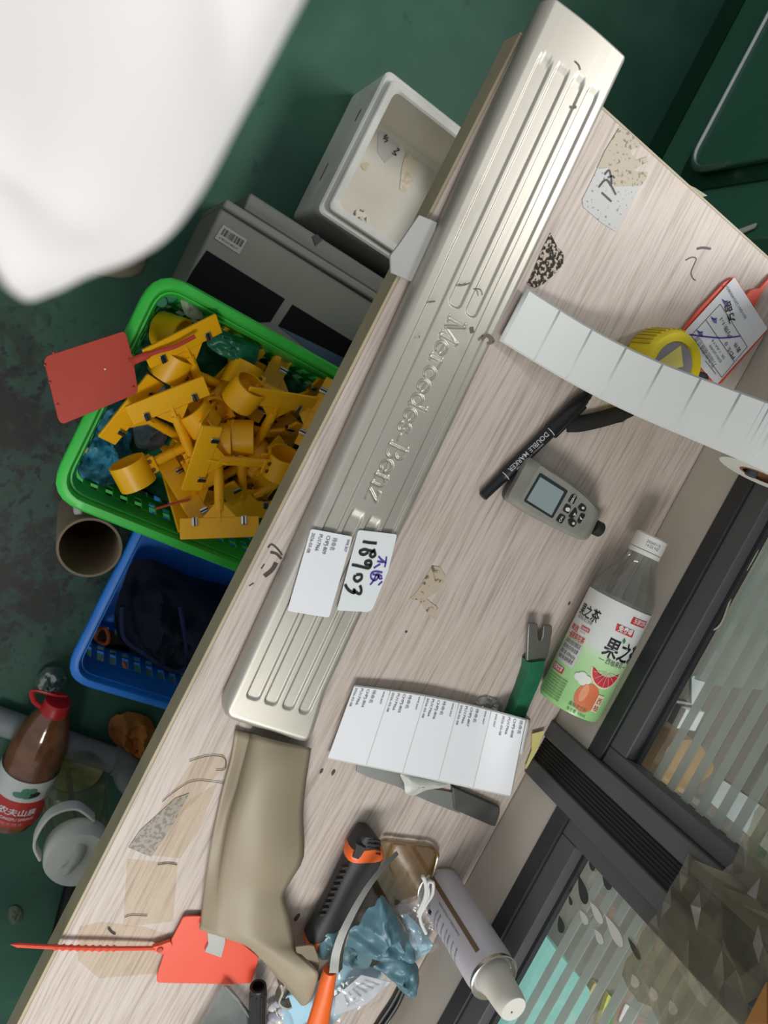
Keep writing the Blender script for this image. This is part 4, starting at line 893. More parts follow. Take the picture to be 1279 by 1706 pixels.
# ================================================================== amber phone case
am = M_clear('amber_clear_case', '#f5e8cc', .22, .08, '#a88b5c', .5)
pcz = thing('phone_case', T(690, 1450), 'yellowed clear phone case lying flat behind the scissors', 'phone case')
co_ = K([(740, 225), (800, 200), (1165, 240), (1232, 300), (1185, 490), (1060, 700), (800, 740), (690, 600)], .003)
MB().prism(roundpoly(co_, .008), (0, 0, -.0025)).build('back_panel', am, pcz)
rimp = roundpoly(K([(775, 215), (800, 200), (1165, 240), (1232, 300), (1190, 470), (1130, 590)], .006), .006)[4:-3]
MB().tube(rimp, .0018, 8).build('raised_rim', M_clear('amber_rim', '#f0deba', .5, .1, '#8f7245', .6), pcz)
MB().tube(K([(870, 222), (960, 235)], .0065), .0013, 6).build('side_button', M_clear('amber_rim', '#f0deba'), pcz)
MB().tube(K([(1040, 242), (1110, 252)], .0065), .0013, 6).build('side_button', M_clear('amber_rim', '#f0deba'), pcz)

# ================================================================== orange handled scissors
sc = thing('scissors', T(575, 1600), 'orange handled scissors with curved steel blades over the blue glove', 'scissors')
bl = catmull(K([(380, 1240), (400, 1100), (450, 960), (520, 830), (600, 700), (700, 560), (810, 440), (920, 340)], .048), 5); rows_ = []
for i, p in enumerate(bl):
    t_ = (bl[min(i + 1, len(bl) - 1)] - bl[max(i - 1, 0)]).normalized(); q = Vector((-t_.y, t_.x, 0)); f = i / (len(bl) - 1); w_ = .0068 * (1 - .62 * f) ; p = p + Vector((0, 0, .004 - .012 * f))
    rows_.append([p + q * w_ + Vector((0, 0, .0005)), p - q * w_ * .2 + Vector((0, 0, .003)), p - q * w_ + Vector((0, 0, -.001)), p - q * w_ * .2 + Vector((0, 0, -.0015))])
MB().loft(rows_).build('blade', make_steel('scissor_steel', '#5f605c', .42, (40, 40, 40), .6), sc, smooth=40)
MB().prism(K([(320, 1290), (350, 1180), (430, 1040), (420, 1200), (405, 1270)], .046), (0, 0, -.003)).build('blade', make_steel('scissor_steel2', '#777873', .42, (40, 40, 40), .6), sc)
hl = K([(300, 1290), (270, 1370), (240, 1480), (205, 1590), (170, 1702), (130, 1830)], .050); hr = K([(405, 1262), (395, 1350), (380, 1470), (362, 1580), (345, 1702), (330, 1830)], .050); rr = []
for a, b in zip(catmull(hl, 4), catmull(hr, 4)):
    c = (a + b) / 2; w_ = (b - a) / 2; rr.append([c + w_ * math.cos(2 * PI * k / 12) + Vector((0, 0, .0075 * math.sin(2 * PI * k / 12) - .003)) for k in range(12)])
MB().loft(rr).build('handle', orange, sc, smooth=50)
for sx in (1,):
    lp_ = [Vector(T(525, 1760, .03)) + Vector((.024 * math.cos(a), .016 * math.sin(a), -.008)) for a in [k * PI / 8 for k in range(17)]]
    MB().tube(lp_, .005, 8, False).build('finger_loop', orange, sc)

# ================================================================== blue glove, mask, film
nit = M('blue_nitrile', '#567c88', .42, dirt=.08, scale=40, dirtcol='#2d5468', bump=.12)
gl = thing('nitrile_glove', T(640, 1560), 'crumpled blue nitrile glove under the scissors on the mask pack', 'glove')
crumple(K([(740, 600), (830, 720), (900, 850), (990, 1020), (1010, 1140), (900, 1150), (770, 1180), (640, 1110), (480, 1060), (500, 930), (580, 800), (680, 680)], .026), .006, .020, 17, 20, 2).build('palm', nit, gl, smooth=60)
crumple(K([(900, 1100), (1010, 1150), (1045, 1220), (1040, 1390), (990, 1440), (900, 1380), (830, 1300), (700, 1230), (690, 1190), (780, 1170)], .022), .005, .016, 20, 16, 6).build('cuff', nit, gl, smooth=60)
crumple(K([(460, 1060), (540, 1050), (680, 1140), (640, 1240), (520, 1220), (440, 1180)], .024), .005, .007, 34, 12, 8).build('thumb', M('blue_nitrile_inner', '#5d7f86', .5, dirt=.1), gl, smooth=60)
crumple(K([(260, 960), (340, 905), (430, 960), (420, 1060), (330, 1150), (240, 1130)], .020), .006, .006, 36, 12, 11).build('finger', M('blue_nitrile_wet', '#6c9aa6', .3, dirt=.1), gl, smooth=60)
mkk = thing('mask_pack', T(620, 1660), 'light blue face masks in crinkled clear wrapper under glove', 'face mask')
lblue = M('mask_blue', '#a3d0e4', .6, dirt=.03, scale=18)
crumple(K([(420, 1180), (560, 1220), (700, 1230), (760, 1290), (690, 1420), (480, 1560), (330, 1720), (60, 1730), (-60, 1640), (20, 1420), (260, 1330)], .008), .010, .003, 30, 12, 5, False).build('folded_mask', lblue, mkk, smooth=60)
crumple(K([(930, 800), (1010, 830), (1120, 960), (1180, 1060), (1060, 1170), (1000, 1160), (960, 1000)], .012), .008, .004, 40, 10, 15, False).build('folded_mask', lblue, mkk, smooth=60)
film = M_clear('crinkled_wrapper', '#ffffff', .10, .12, '#dfe3e6', .12, .22)
crumple(K([(400, 1240), (620, 1190), (830, 1370), (640, 1560), (360, 1720), (330, 1500)], .021), .004, .007, 45, 14, 21).build('clear_wrapper', film, mkk, smooth=70)
crumple(K([(860, 730), (1110, 600), (1170, 700), (1200, 900), (1240, 1060), (1130, 1100), (1010, 1150), (930, 900)], .020), .006, .010, 40, 14, 25).build('clear_wrapper', film, mkk, smooth=70)
ins = K([(600, 1300), (840, 1360), (640, 1540), (370, 1640), (385, 1480)], .0245); qi = bilin(ins[4], ins[3], ins[1], ins[0])
ip = MB().prism(ins, (0, 0, -.0004)).build('printed_insert', M('insert_white', '#cfd2d8', .5, dirt=.04), mkk)
im = MB()
for k in range(6): im.join(text('医用外科口罩 使用说明', .05, fit=.55).map(lambda v, k=k: qi(.25 + v.x, .86 - k * .12 + v.y, .0006)))
im.build('printed_text', grey_ink, ip, smooth=0)
for pts in ([(1100, 490), (1125, 560), (1120, 660), (1060, 790)], [(1110, 500), (1150, 620), (1110, 720), (1060, 820)], [(1190, 545), (1150, 540), (1130, 640), (1100, 780)], [(1190, 550), (1180, 640), (1130, 720), (1080, 830), (1130, 960)]):
    MB().tube(catmull(K(pts, .045), 6), .0017, 8).build('ear_loop', M('ear_loop_white', '#d5d6d2', .8), mkk)

# ================================================================== spray can
can = thing('spray_can', (.375, .5555, TZ), 'white aerosol spray can with brown stripe standing at the wall', 'spray can')
cx, cy, cr_, ch = .3745, .5545, .0238, .119
canw = M('can_white', '#c9c7ce', .35, .15, dirt=.02); tinm = make_steel('can_tin', '#cfcabd', .25, (50, 50, 50), 1.)
cb = MB().lathe([(.020, 0), (cr_, .001), (cr_, ch - .012), (cr_ - .0012, ch - .005)], (cx, cy, TZ + .0015), (0, 0, 1), 48).build('can_body', canw, can)
MB().lathe([(cr_ - .0005, 0), (cr_ + .0008, .0008), (cr_ + .0008, .003), (cr_ - .0003, .0036)], (cx, cy, TZ), (0, 0, 1), 48).build('base_rim', tinm, can)
MB().lathe([(cr_ - .0018, ch - .006), (cr_ - .0002, ch - .001), (cr_, ch + .0005), (cr_ - .0012, ch + .001), (cr_ - .0020, ch - .002), (.0165, ch - .006)], (cx, cy, TZ), (0, 0, 1), 48, False).build('top_rim', tinm, can)
capm = M('ivory_cap', '#d3d0c4', .45, dirt=.02)
MB().lathe([(.0175, ch - .006), (.0168, ch + .002), (.0150, ch + .008), (.0138, ch + .026), (.0128, ch + .033), (.0118, ch + .0345)], (cx, cy, TZ), (0, 0, 1), 40).build('cap', capm, can)
MB().lathe([(.0118, 0), (.0116, .0004)], (cx, cy, TZ + ch + .0344), (0, 0, 1), 40).build('cap_top', M('white_cap_top', '#e4e2da', .4, dirt=.01), can)
MB().lathe([(.0009, 0), (.0009, .0006)], (cx + .003, cy - .001, TZ + ch + .0346), (0, 0, 1), 10).build('cap_spot', M('brown_spot', '#6a4a3a', .6), can)
def onc(x, z, r=cr_ + .0004, off=0.): th = off + x / cr_; return Vector((cx + r * math.cos(th), cy + r * math.sin(th), TZ + z))
A0 = math.atan2(-cy, -cx)                      # side that faces the person
MB().grid([[onc(x, .006 + .1 * k / 6, off=A0) for x in (-.0022, 0, .0022)] for k in range(7)]).build('brown_stripe', M('brown_stripe', '#6b5a42', .35, dirt=.1, scale=70, dirtcol='#8a5a44'), cb)
ct = MB(); cg = M('can_print', '#55525a', .5)
for k, (s, z, x, w_) in enumerate((('产品说明 使用方法 注意事项', .0135, .007, .024), ('高效润滑 防锈除湿剂', .0105, .007, .024), ('适用于各类车窗 门铰链', .041, .012, .024), ('使用前摇匀 距离20cm喷涂', .047, .012, .023), ('避免阳光直射 远离火源', .056, .014, .022), ('勿近儿童 防止误用', .064, .014, .020), ('保质期: 三年', .070, .015, .018), ('执行标准 Q/GY01', .078, .015, .018), ('净含量 450ml', .086, .015, .018))):
    ct.join(text(s, .0028, fit=w_).map(lambda v, x=x, z=z: onc(x + v.x, z - v.y + .002, off=A0)))
ct.join(text('ANTI RUST LUBRICANT', .0028, fit=.045).map(lambda v: onc(.006 + v.y, .036 + v.x, off=A0)))
ct.build('printed_text', cg, cb, smooth=0)
lgm = MB()
for x0_, x1_ in ((0, .0018), (.0026, .0044)): lgm.grid([[onc(.020 + x0_ + a + k * .001, .034 - k * .003, off=A0) for a in (0, .0018)] for k in range(3)])
lgm.build('chevron_mark', ink, cb, smooth=0)

# ================================================================== small things at the lower edge
pn = thing('pen_tube', T(430, 1660), 'black ribbed plastic tube with open end beneath the trim tip', 'tube')
p0, p1 = T(430, 1643, .020), T(428, 1790, .014); dd = p1 - p0
MB().lathe([(.0052, .012), (.0055, 0), (.0078, 0), (.0081, .002), (.0078, .004), (.0078, dd.length)], p0, dd, 28, False).build('barrel', black, pn)
MB().lathe([(.0053, .008), (.0001, .008)], p0, dd, 20, False).build('bore', M('dark_bore', '#241a17', .8), pn)
for k in range(10):
    a = 2 * PI * k / 10; u_ = dd.normalized(); o1 = u_.orthogonal().normalized(); o2 = u_.cross(o1); q = (o1 * math.cos(a) + o2 * math.sin(a)) * .0078
    MB().tube([p0 + u_ * .006 + q, p0 + dd * .95 + q], .0007, 6).build('rib', black, pn)
trm = M_clear('clear_tray', '#f2f4f4', .14, .08, '#ccd2d2', .7)
ct_ = thing('clear_tray', T(400, 1700), 'clear plastic tray corner lying on the bench at bottom', 'tray')
MB().prism([T(x, y, .012) for x, y in ((372, 1642), (384, 1644), (430, 1706), (440, 1760), (300, 1760), (340, 1700))], (0, 0, -.001)).build('tray_floor', trm, ct_)
MB().tube([T(x, y, .014) for x, y in ((374, 1643), (395, 1665), (424, 1706), (445, 1750))], .0014, 8).build('tray_rim', M_clear('clear_tray_rim', '#f2f4f4', .4, .1, '#c4c8c8', .8), ct_)
sb = thing('screw_bag', T(462, 1690), 'small clear bag of pale caps beside the black tube', 'bag')
for i, (x, y) in enumerate(((452, 1675), (462, 1668), (470, 1682), (455, 1692), (466, 1697), (477, 1700), (449, 1702))):
    MB().lathe([(.0045, 0), (.005, .002), (.003, .005), (.001, .0058)], T(x, y, .004), (.2 * math.sin(i), .3 * math.cos(i), 1), 12).build('cap', M('pale_violet_cap', '#b9b8cc', .5) if i % 2 else lm, sb)
crumple([T(x, y, .004) for x, y in ((445, 1660), (462, 1655), (485, 1672), (492, 1715), (440, 1718))], .010, .003, 90, 10, 31).build('clear_bag', film, sb, smooth=70)
cbm = M('black_cable', '#1c1d1f', .45)
for k, (pts, lb) in enumerate((([(675, 1640), (662, 1672), (640, 1706), (622, 1735)], 'thin black cable running down from the blue glove, nearer wall'), ([(668, 1642), (652, 1672), (632, 1702), (612, 1735)], 'second black cable beside the first one below glove'))):
    tag(MB().tube(catmull([T(x, y, .0035) for x, y in pts], 6), .003, 10).build('black_cable', cbm), lb, 'cable')
ys = tag(MB().prism([T(x, y, -.004) for x, y in ((1141, 305), (1158, 313), (1178, 326), (1170, 328), (1150, 318))], (0, 0, -.001)).build('tape_scrap', M('yellowed_scrap', '#a79f80', .5)), 'yellowed tape scrap hanging off the bench end', 'tape')

# ================================================================== things on the floor
def rrect(x0, x1, y0, y1, z, r, n=6):
    return roundpoly([Vector((x0, y0, z)), Vector((x1, y0, z)), Vector((x1, y1, z)), Vector((x0, y1, z))], r, n)
def basket(name, x0, x1, y0, y1, zb, zt, tap, mat, label):
    b = thing(name, ((x0 + x1) / 2, (y0 + y1) / 2, zb), label, 'basket')
    rw = .0135
    def ringz(off, z, r): return rrect(x0 + off, x1 - off, y0 + off, y1 - off, z, max(.006, r - off))
    R0 = .045
    MB().loft([ringz(.002, zt - .016, R0), ringz(0, zt - .014, R0), ringz(0, zt - .003, R0), ringz(.003, zt, R0), ringz(rw - .002, zt, R0), ringz(rw, zt - .003, R0), ringz(rw + .002, zt - .02, R0), ringz(rw - .001, zt - .02, R0), ringz(rw - .002, zt - .006, R0), ringz(.004, zt - .006, R0), ringz(.002, zt - .016, R0)], False).build('rim', mat, b, smooth=45)
    hgt_ = zt - zb
    def off(z): return rw + tap * (zt - z) / hgt_
    def wall(za, zc, nm):
        return MB().loft([ringz(off(za), za, R0), ringz(off(zc), zc, R0), ringz(off(zc) + .0025, zc, R0), ringz(off(za) + .0025, za, R0), ringz(off(za), za, R0)], False).build(nm, mat, b, smooth=45)
    z1, z2, z3, z4 = zb + hgt_ * .10, zb + hgt_ * .34, zb + hgt_ * .46, zb + hgt_ * .70
    wall(zb, z1, 'lower_band'); wall(z2, z3, 'middle_band'); wall(z4, zt - .012, 'upper_band')
    for k, zz in enumerate((zt - hgt_ * .18, zt - hgt_ * .3, zt - hgt_ * .5)):
        MB().loft([ringz(off(zz) - .004, zz, R0), ringz(off(zz) - .004, zz + .006, R0), ringz(off(zz), zz + .006, R0), ringz(off(zz), zz, R0), ringz(off(zz) - .004, zz, R0)], False).build('outer_rib', mat, b, smooth=45)
    MB().prism(ringz(off(zb), zb, R0), (0, 0, .004)).build('floor_plate', mat, b)
    protos = {}
    for za, zc in ((z1, z2), (z3, z4)):
        om = (off(za) + off(zc)) / 2
        for side in range(4):
            L = (x1 - x0 if side < 2 else y1 - y0) - 2 * om - 2 * R0 + .05; n = max(3, int(L / .0195)); 
            for k in range(n + 1):
                q = -L / 2 + L * k / n
                key = (za, side)
                if key not in protos:
                    m = MB(); 
                    if side < 2:
                        sg = -1 if side == 0 else 1; yb = (y0 if side == 0 else y1)
                        m.prism([Vector((-.005, yb - sg * off(za), za)), Vector((.005, yb - sg * off(za), za)), Vector((.005, yb - sg * off(zc), zc)), Vector((-.005, yb - sg * off(zc), zc))], (0, -sg * .003, 0)).map(lambda v: v + Vector(((x0 + x1) / 2, 0, 0)))
                    else:
                        sg = -1 if side == 2 else 1; xb = (x0 if side == 2 else x1)
                        m.prism([Vector((xb - sg * off(za), -.005, za)), Vector((xb - sg * off(za), .005, za)), Vector((xb - sg * off(zc), .005, zc)), Vector((xb - sg * off(zc), -.005, zc))], (-sg * .003, 0, 0)).map(lambda v: v + Vector((0, (y0 + y1) / 2, 0)))
                    o = m.build('slat', mat, b, smooth=0); protos[key] = o
                else:
                    o = protos[key].copy(); COL.objects.link(o); o.parent = b
                if side < 2: o.location = (q, 0, 0)
                else: o.location = (0, q, 0)
    return b
gbk = basket('plastic_basket', -.077, .233, .073, .46, .212, .36, .022, green_b, 'bright green slotted plastic basket full of yellow clips')
bbk = basket('plastic_basket', .178, .522, .217, .532, .004, .20, .022, blue_b, 'blue slotted plastic basket with navy cloth under the bench')

# carton under the green basket
carton_m = M('grey_carton', '#77786f', .6, dirt=.06, scale=10)
cart = thing('carton', (-.02, .33, 0), 'grey printed carton with barcode label lying below the green basket', 'carton')
MB().span((-.205, .127, 0), (.165, .53, .198)).build('box', carton_m, cart, bevel=.004)
MB().span((-.216, .127, 0), (-.203, .53, .207)).build('edge_flap', carton_m, cart, bevel=.004, seg=3)
C2 = lambda pts, h: [F(320 + x / 3.762, 300 + y / 3.762, h) for x, y in pts]
MB().prism(C2([(92, 440), (582, 745), (490, 890), (300, 900), (-60, 680), (0, 575)], .1990), (0, 0, -.0006)).build('printed_panel', M('dark_print', '#07070a', .7, dirt=.02, scale=9, dirtcol='#2a2540', spec=.15), cart)
MB().prism(C2([(630, 780), (1045, 1035), (1000, 1140), (800, 1040), (540, 915)], .1990), (0, 0, -.0006)).build('printed_panel', M('dark_print', '#17171f'), cart)
MB().prism(C2([(540, 915), (640, 940), (800, 1030), (1000, 1135), (960, 1200), (750, 1080)], .1988), (0, 0, -.0006)).build('printed_panel', M('blue_print', '#3b5570', .5), cart)
MB().prism(C2([(195, 280), (345, 375), (295, 465), (140, 365)], .1992), (0, 0, -.0006)).build('barcode_label', M('dull_label', '#a3a49e', .6), cart)
bc = MB(); qb = bilin(*C2([(140, 365), (295, 465), (345, 375), (195, 280)], .1996))
xx = .1
while xx < .9:
    w_ = random.choice((.012, .02, .034)); bc.prism([qb(xx, .42), qb(xx + w_, .42), qb(xx + w_, .86), qb(xx, .86)], (0, 0, -.0003)); xx += w_ + random.choice((.016, .026, .036))
bc.join(text('6 901234 003217', .17, fit=.75).map(lambda v: qb(.12 + v.x, .15 + v.y))).build('barcode', ink, cart, smooth=0)
b2 = thing('flat_box', (-.24, .36, 0), 'flat grey box edge standing behind the printed carton', 'box')
MB().span((-.245, .155, 0), (-.219, .53, .185)).build('box', M('dark_grey_card', '#6b6c66', .6, dirt=.08), b2, bevel=.003)
MB().prism([F(x, y, .1865) for x, y in ((520, 394), (528, 390), (537, 400), (526, 410))], (0, 0, -.001)).build('black_sticker', ink, b2)

# polystyrene box
foam_m = M('foam_white', '#d9d9d3', .75, dirt=.12, scale=16, dirtcol='#8f8a74', bump=.15, bscale=300)
foam_i = M('foam_white_stained', '#d8d6cc', .75, dirt=.10, scale=9, dirtcol='#b3a07c', bump=.1, bscale=300)
fb = thing('foam_box', (-.4, .41, 0), 'open white polystyrene box with stained inside standing on the floor', 'foam box')
X0, X1, Y0, Y1 = -.517, -.283, .258, .535
def frect(o, z, r=.012): return rrect(X0 + o, X1 - o, Y0 + o, Y1 - o, z, r, 4)
MB().loft([frect(.004, 0), frect(0, .004), frect(0, .149), frect(.003, .152), frect(.010, .152)], False).build('outer_shell', foam_m, fb, smooth=40)
MB().loft([frect(.010, .150), frect(.010, .161), frect(.012, .163), frect(.020, .163), frect(.023, .160)], False).build('rim', foam_m, fb, smooth=40)
MB().loft([frect(.022, .161), frect(.026, .030), frect(.034, .022)], False).add(frect(.034, .022), [tuple(range(len(frect(.034, .022))))]).build('inner_tub', foam_i, fb, smooth=40)
MB().prism(frect(.006, .0), (0, 0, .012)).build('base', foam_m, fb)
hm = MB()
for ln in ([(640, 560), (660, 575), (640, 590), (668, 600)], [(632, 600), (662, 615), (640, 628)], [(700, 690), (740, 680), (725, 665)], [(690, 700), (720, 715), (705, 690)]):
    hm.join(penline([F(480 + x / 4, 80 + y / 4, .0235) for x, y in ln], .002))
hm.build('pen_scrawl', ink, fb)
FB = lambda pts, z: [F(480 + x / 4, 80 + y / 4, z) for x, y in pts]
sty = make_speckle('tan_stain', '#d3cbb6', '#c4b695', .52, 60, .45); stb = make_speckle('black_mould_stain', '#cfcab9', '#3a3527', .56, 160, .3); stp = M('grey_paper_patch', '#c6c5c2', .6)
MB().prism(roundpoly(FB([(800, 650), (840, 645), (850, 690), (880, 800), (850, 840), (800, 960), (740, 950), (760, 780)], .0232), .008), (0, 0, -.0008)).build('stain_patch', sty, fb)
MB().prism(roundpoly(FB([(440, 1080), (500, 1070), (545, 1150), (500, 1180), (430, 1150)], .0232), .006), (0, 0, -.0008)).build('stain_patch', stb, fb)
MB().prism(roundpoly(FB([(480, 770), (540, 760), (550, 810), (500, 820)], .0232), .006), (0, 0, -.0008)).build('stain_patch', sty, fb)
MB().prism(FB([(600, 560), (700, 540), (740, 640), (700, 720), (645, 765), (595, 690)], .0230), (0, 0, -.0006)).build('paper_patch', stp, fb)
for yy_, zz_, l_ in ((.30, .06, .03), (.40, .10, .022), (.46, .04, .035), (.33, .12, .018)):
    MB().box((X0 - .0002 + .0003, yy_, zz_), (.0012, l_, .006)).build('dent_mark', M('dark_dent', '#4a473d', .8), fb)  # dents drawn as flat dark strips on the shell
for xx_, zz_, l_ in ((-.36, .07, .03), (-.45, .11, .02)):
    MB().box((xx_, Y0 + .0002, zz_), (l_, .0012, .006)).build('dent_mark', M('dark_dent', '#4a473d', .8), fb)
fs = tag(crumple([F(480 + x / 4, 80 + y / 4, .10) for x, y in ((815, 430), (915, 395), (1000, 440), (1140, 545), (1130, 585), (1050, 560), (990, 580), (930, 545))], .004, .006, 50, 10, 3).build('foam_shard', foam_m), 'loose shard of white foam against inner wall of the polystyrene box', 'foam')
rb = MB()
# cardboard tube
ctb = thing('cardboard_tube', (.316, .170, 0), 'open brown cardboard tube standing between green and blue baskets', 'tube')
MB().lathe([(.0455, 0), (.0455, .2), (.0450, .201), (.0418, .201), (.0413, .2), (.0413, .004)], (.316, .170, 0), (0, 0, 1), 48, False).build('tube_wall', M('tube_card', '#8a7a66', .75, dirt=.1), ctb)
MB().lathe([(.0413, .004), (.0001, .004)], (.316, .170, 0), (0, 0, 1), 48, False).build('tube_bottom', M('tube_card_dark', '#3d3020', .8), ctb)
MB().box((.272, .133, .19), (.014, .012, .012), Matrix.Rotation(.5, 3, 'Z')).build('tape_knot', M('silver_scrap', '#a9aaa6', .4), ctb, bevel=.003)

# ------------------------------------------------------------------ yellow clips
def clip_parts(root):
    f = MB().prism(roundpoly([Vector((-.050, -.0135, 0)), Vector((.050, -.0135, 0)), Vector((.050, .0135, 0)), Vector((-.050, .0135, 0))], .0015, 2), (0, 0, -.004)).build('clip_plate', yellow, root, bevel=.0008)
    for x in (-.031, .031):
        c = MB().box((x, -.0085, .0008), (.0075, .0105, .0022)).join(MB().box((x, -.0138, -.002), (.0075, .0014, .007)))
        o = c.build('steel_spring', chrome, root, bevel=.0004)
        MB().box((x, -.0085, .0021), (.0022, .0108, .0006)).join(MB().box((x - .0026, -.0085, .0021), (.0008, .0108, .0006))).build('spring_slot', black, o)
    MB().prism([Vector((-.021, -.0135, 0)), Vector((-.0065, -.030, 0)), Vector((.0065, -.030, 0)), Vector((.021, -.0135, 0))], (0, 0, -.004)).join(MB().prism([Vector((-.0015, -.006, .000)), Vector((.0015, -.006, .0)), Vector((.0015, -.034, .006)), Vector((-.0015, -.034, .006))], (0, 0, -.006))).build('gusset', yellow, root)
    MB().tube([(0, -.022, -.002), (0, -.058, -.002)], .0062, 12).join(MB().tube([(0, -.056, -.002), (0, -.060, -.002)], .0069, 12)).join(MB().tube([(0, -.06, -.002), (0, -.088, -.002)], .0066, 12)).build('stem', yellow, root)
    prof = []
    rm = MB(); ro, ri, wd = .0235, .0205, .017; n = 36; rings = [[], [], [], []]
    for k in range(n + 1):
        a = -PI / 2 + .12 + (2 * PI - .24) * k / n + PI
        for lst, (r, x) in zip(rings, ((ro, -wd), (ro, wd), (ri, wd), (ri, -wd))): lst.append(Vector((x, -.113 + r * math.sin(a), -.002 + r * math.cos(a - 0) * 1.0)))
    rm.loft([[rings[j][k] for j in range(4)] for k in range(n + 1)]).build('ring_clamp', yellow, root, smooth=40)
    MB().box((0, -.0895, -.009), (.022, .014, .004)).join(MB().box((0, -.0895, .005), (.022, .014, .004))).build('clamp_tab', yellow, root, bevel=.001)
    MB().lathe([(.0032, 0), (.0032, .0006)], (.006, -.0895, .007), (0, 0, 1), 6).build('screw_hole', M('dark_hole', '#7a4d0c', .6), root)
    MB().lathe([(.0032, 0), (.0032, .0006)], (-.006, -.0895, .007), (0, 0, 1), 6).build('screw_hole', M('dark_hole', '#7a4d0c', .6), root)
proto = None
clips = [  # plate px, z, ring px, z, roll, label
    ((316, 548), .372, (352, 640), .335, .25, 'yellow sign clip with tilted plate uppermost near the basket back rim'),
    ((281, 668), .375, (338, 800), .335, .1, 'yellow sign clip with plate face up just right of the red tag'),
    ((219, 684), .352, (330, 745), .30, -.15, 'yellow sign clip leaning on the blue cloth left of the heap'),
    ((336, 766), .385, (468, 775), .362, -.5, 'yellow sign clip with steep plate across the middle of heap'),
    ((366, 879), .392, (362, 725), .350, .05, 'yellow sign clip hanging over the near rim, stem pointing to the back'),
    ((468, 668), .372, (425, 745), .325, .5, 'yellow sign clip with narrow tilted plate in the right half'),
    ((532, 690), .362, (432, 640), .335, -.1, 'yellow sign clip partly hidden under the bench edge, plate nearest it'),
    ((310, 822), .345, (395, 780), .325, .35, 'yellow sign clip with half buried plate below the middle plate'),
    ((352, 722), .335, (235, 782), .352, .2, 'yellow sign clip whose big ring faces the near left corner'),
    ((264, 668), .275, (255, 560), .315, .6, 'yellow sign clip with ring up in the back left corner'),
    ((400, 655), .300, (292, 612), .345, .3, 'yellow sign clip with open ring facing up behind the red tag'),
    ((405, 850), .318, (398, 652), .372, .1, 'yellow sign clip with long thick ring at the top centre of heap'),
    ((425, 565), .295, (352, 655), .352, .4, 'yellow sign clip with ring lying behind the central ring'),
    ((540, 605), .305, (478, 590), .345, .7, 'yellow sign clip with ring under the back rim at right'),
    ((468, 730), .312, (400, 712), .335, 1.0, 'yellow sign clip with shiny ring below the central ring'),
    ((400, 838), .318, (478, 800), .335, -.8, 'yellow sign clip with ring open by the bench edge'),
    ((285, 850), .322, (352, 842), .30, .5, 'yellow sign clip with slanted plate at the near slotted wall'),
    ((455, 625), .310, (520, 660), .33, .2, 'yellow sign clip with stem lying flat beside the bench edge'),
    ((330, 855), .325, (430, 800), .31, -.6, 'yellow sign clip with folded plate behind the hanging plate'),
    ((355, 690), .352, (350, 690 + 95), .320, 1.3, 'yellow sign clip standing on edge in the centre of heap'),
    ((445, 805), .335, (370, 760), .318, .9, 'yellow sign clip with its open ring between the crossing stems'),
    ((500, 760), .330, (560, 690), .30, -.3, 'yellow sign clip buried at the right beside the bench'),
    ((300, 760), .300, (380, 700), .29, .4, 'yellow sign clip buried deep in the middle of the heap'),
    ((400, 600), .300, (470, 680), .29, .2, 'yellow sign clip buried deep below the green cloth')]
for i, (pp, z1_, rp, z2_, roll, lb) in enumerate(clips):
    A, B = F(*pp, z1_), F(*rp, z2_); y = (A - B).normalized(); up = Vector((0, -.18, 1)); up = Matrix.Rotation(roll, 3, y) @ up; z = (up - y * up.dot(y)).normalized(); x = y.cross(z)
    mw = Matrix(((x.x, y.x, z.x, A.x), (x.y, y.y, z.y, A.y), (x.z, y.z, z.z, A.z), (0, 0, 0, 1)))
    if proto is None:
        proto = thing('sign_clip', (0, 0, 0), lb, 'clip', 'yellow sign clips in the green basket'); clip_parts(proto); root = proto
    else:
        root = proto.copy(); COL.objects.link(root); root['label'] = lb
        for ch in list(proto.children):
            c = ch.copy(); COL.objects.link(c); c.parent = root
            for g in ch.children: d = g.copy(); COL.objects.link(d); d.parent = c
    ext = [mw @ Vector((x_, y_, zz_)) for x_ in (-.05, .05) for y_ in (-.0135, .0135) for zz_ in (-.004, .003)] + [mw @ Vector((x_, y_, zz_)) for x_ in (-.017, .017) for y_ in (-.1365, -.0895) for zz_ in (-.0255, .0215)]
    for ax_i, lo_, hi_ in ((0, -.060, .215), (1, .092, .44), (2, .226, .42)):      # settle it inside the basket walls
        mn_v, mx_v = min(e[ax_i] for e in ext), max(e[ax_i] for e in ext)
        mw[ax_i][3] += max(0, lo_ - mn_v) - max(0, mx_v - hi_)
    root.matrix_world = mw
bpy.context.view_layer.update()
inside = lambda x0_, x1_, y0_, y1_: (lambda v: Vector((min(max(v.x, x0_), x1_), min(max(v.y, y0_), y1_), v.z)))
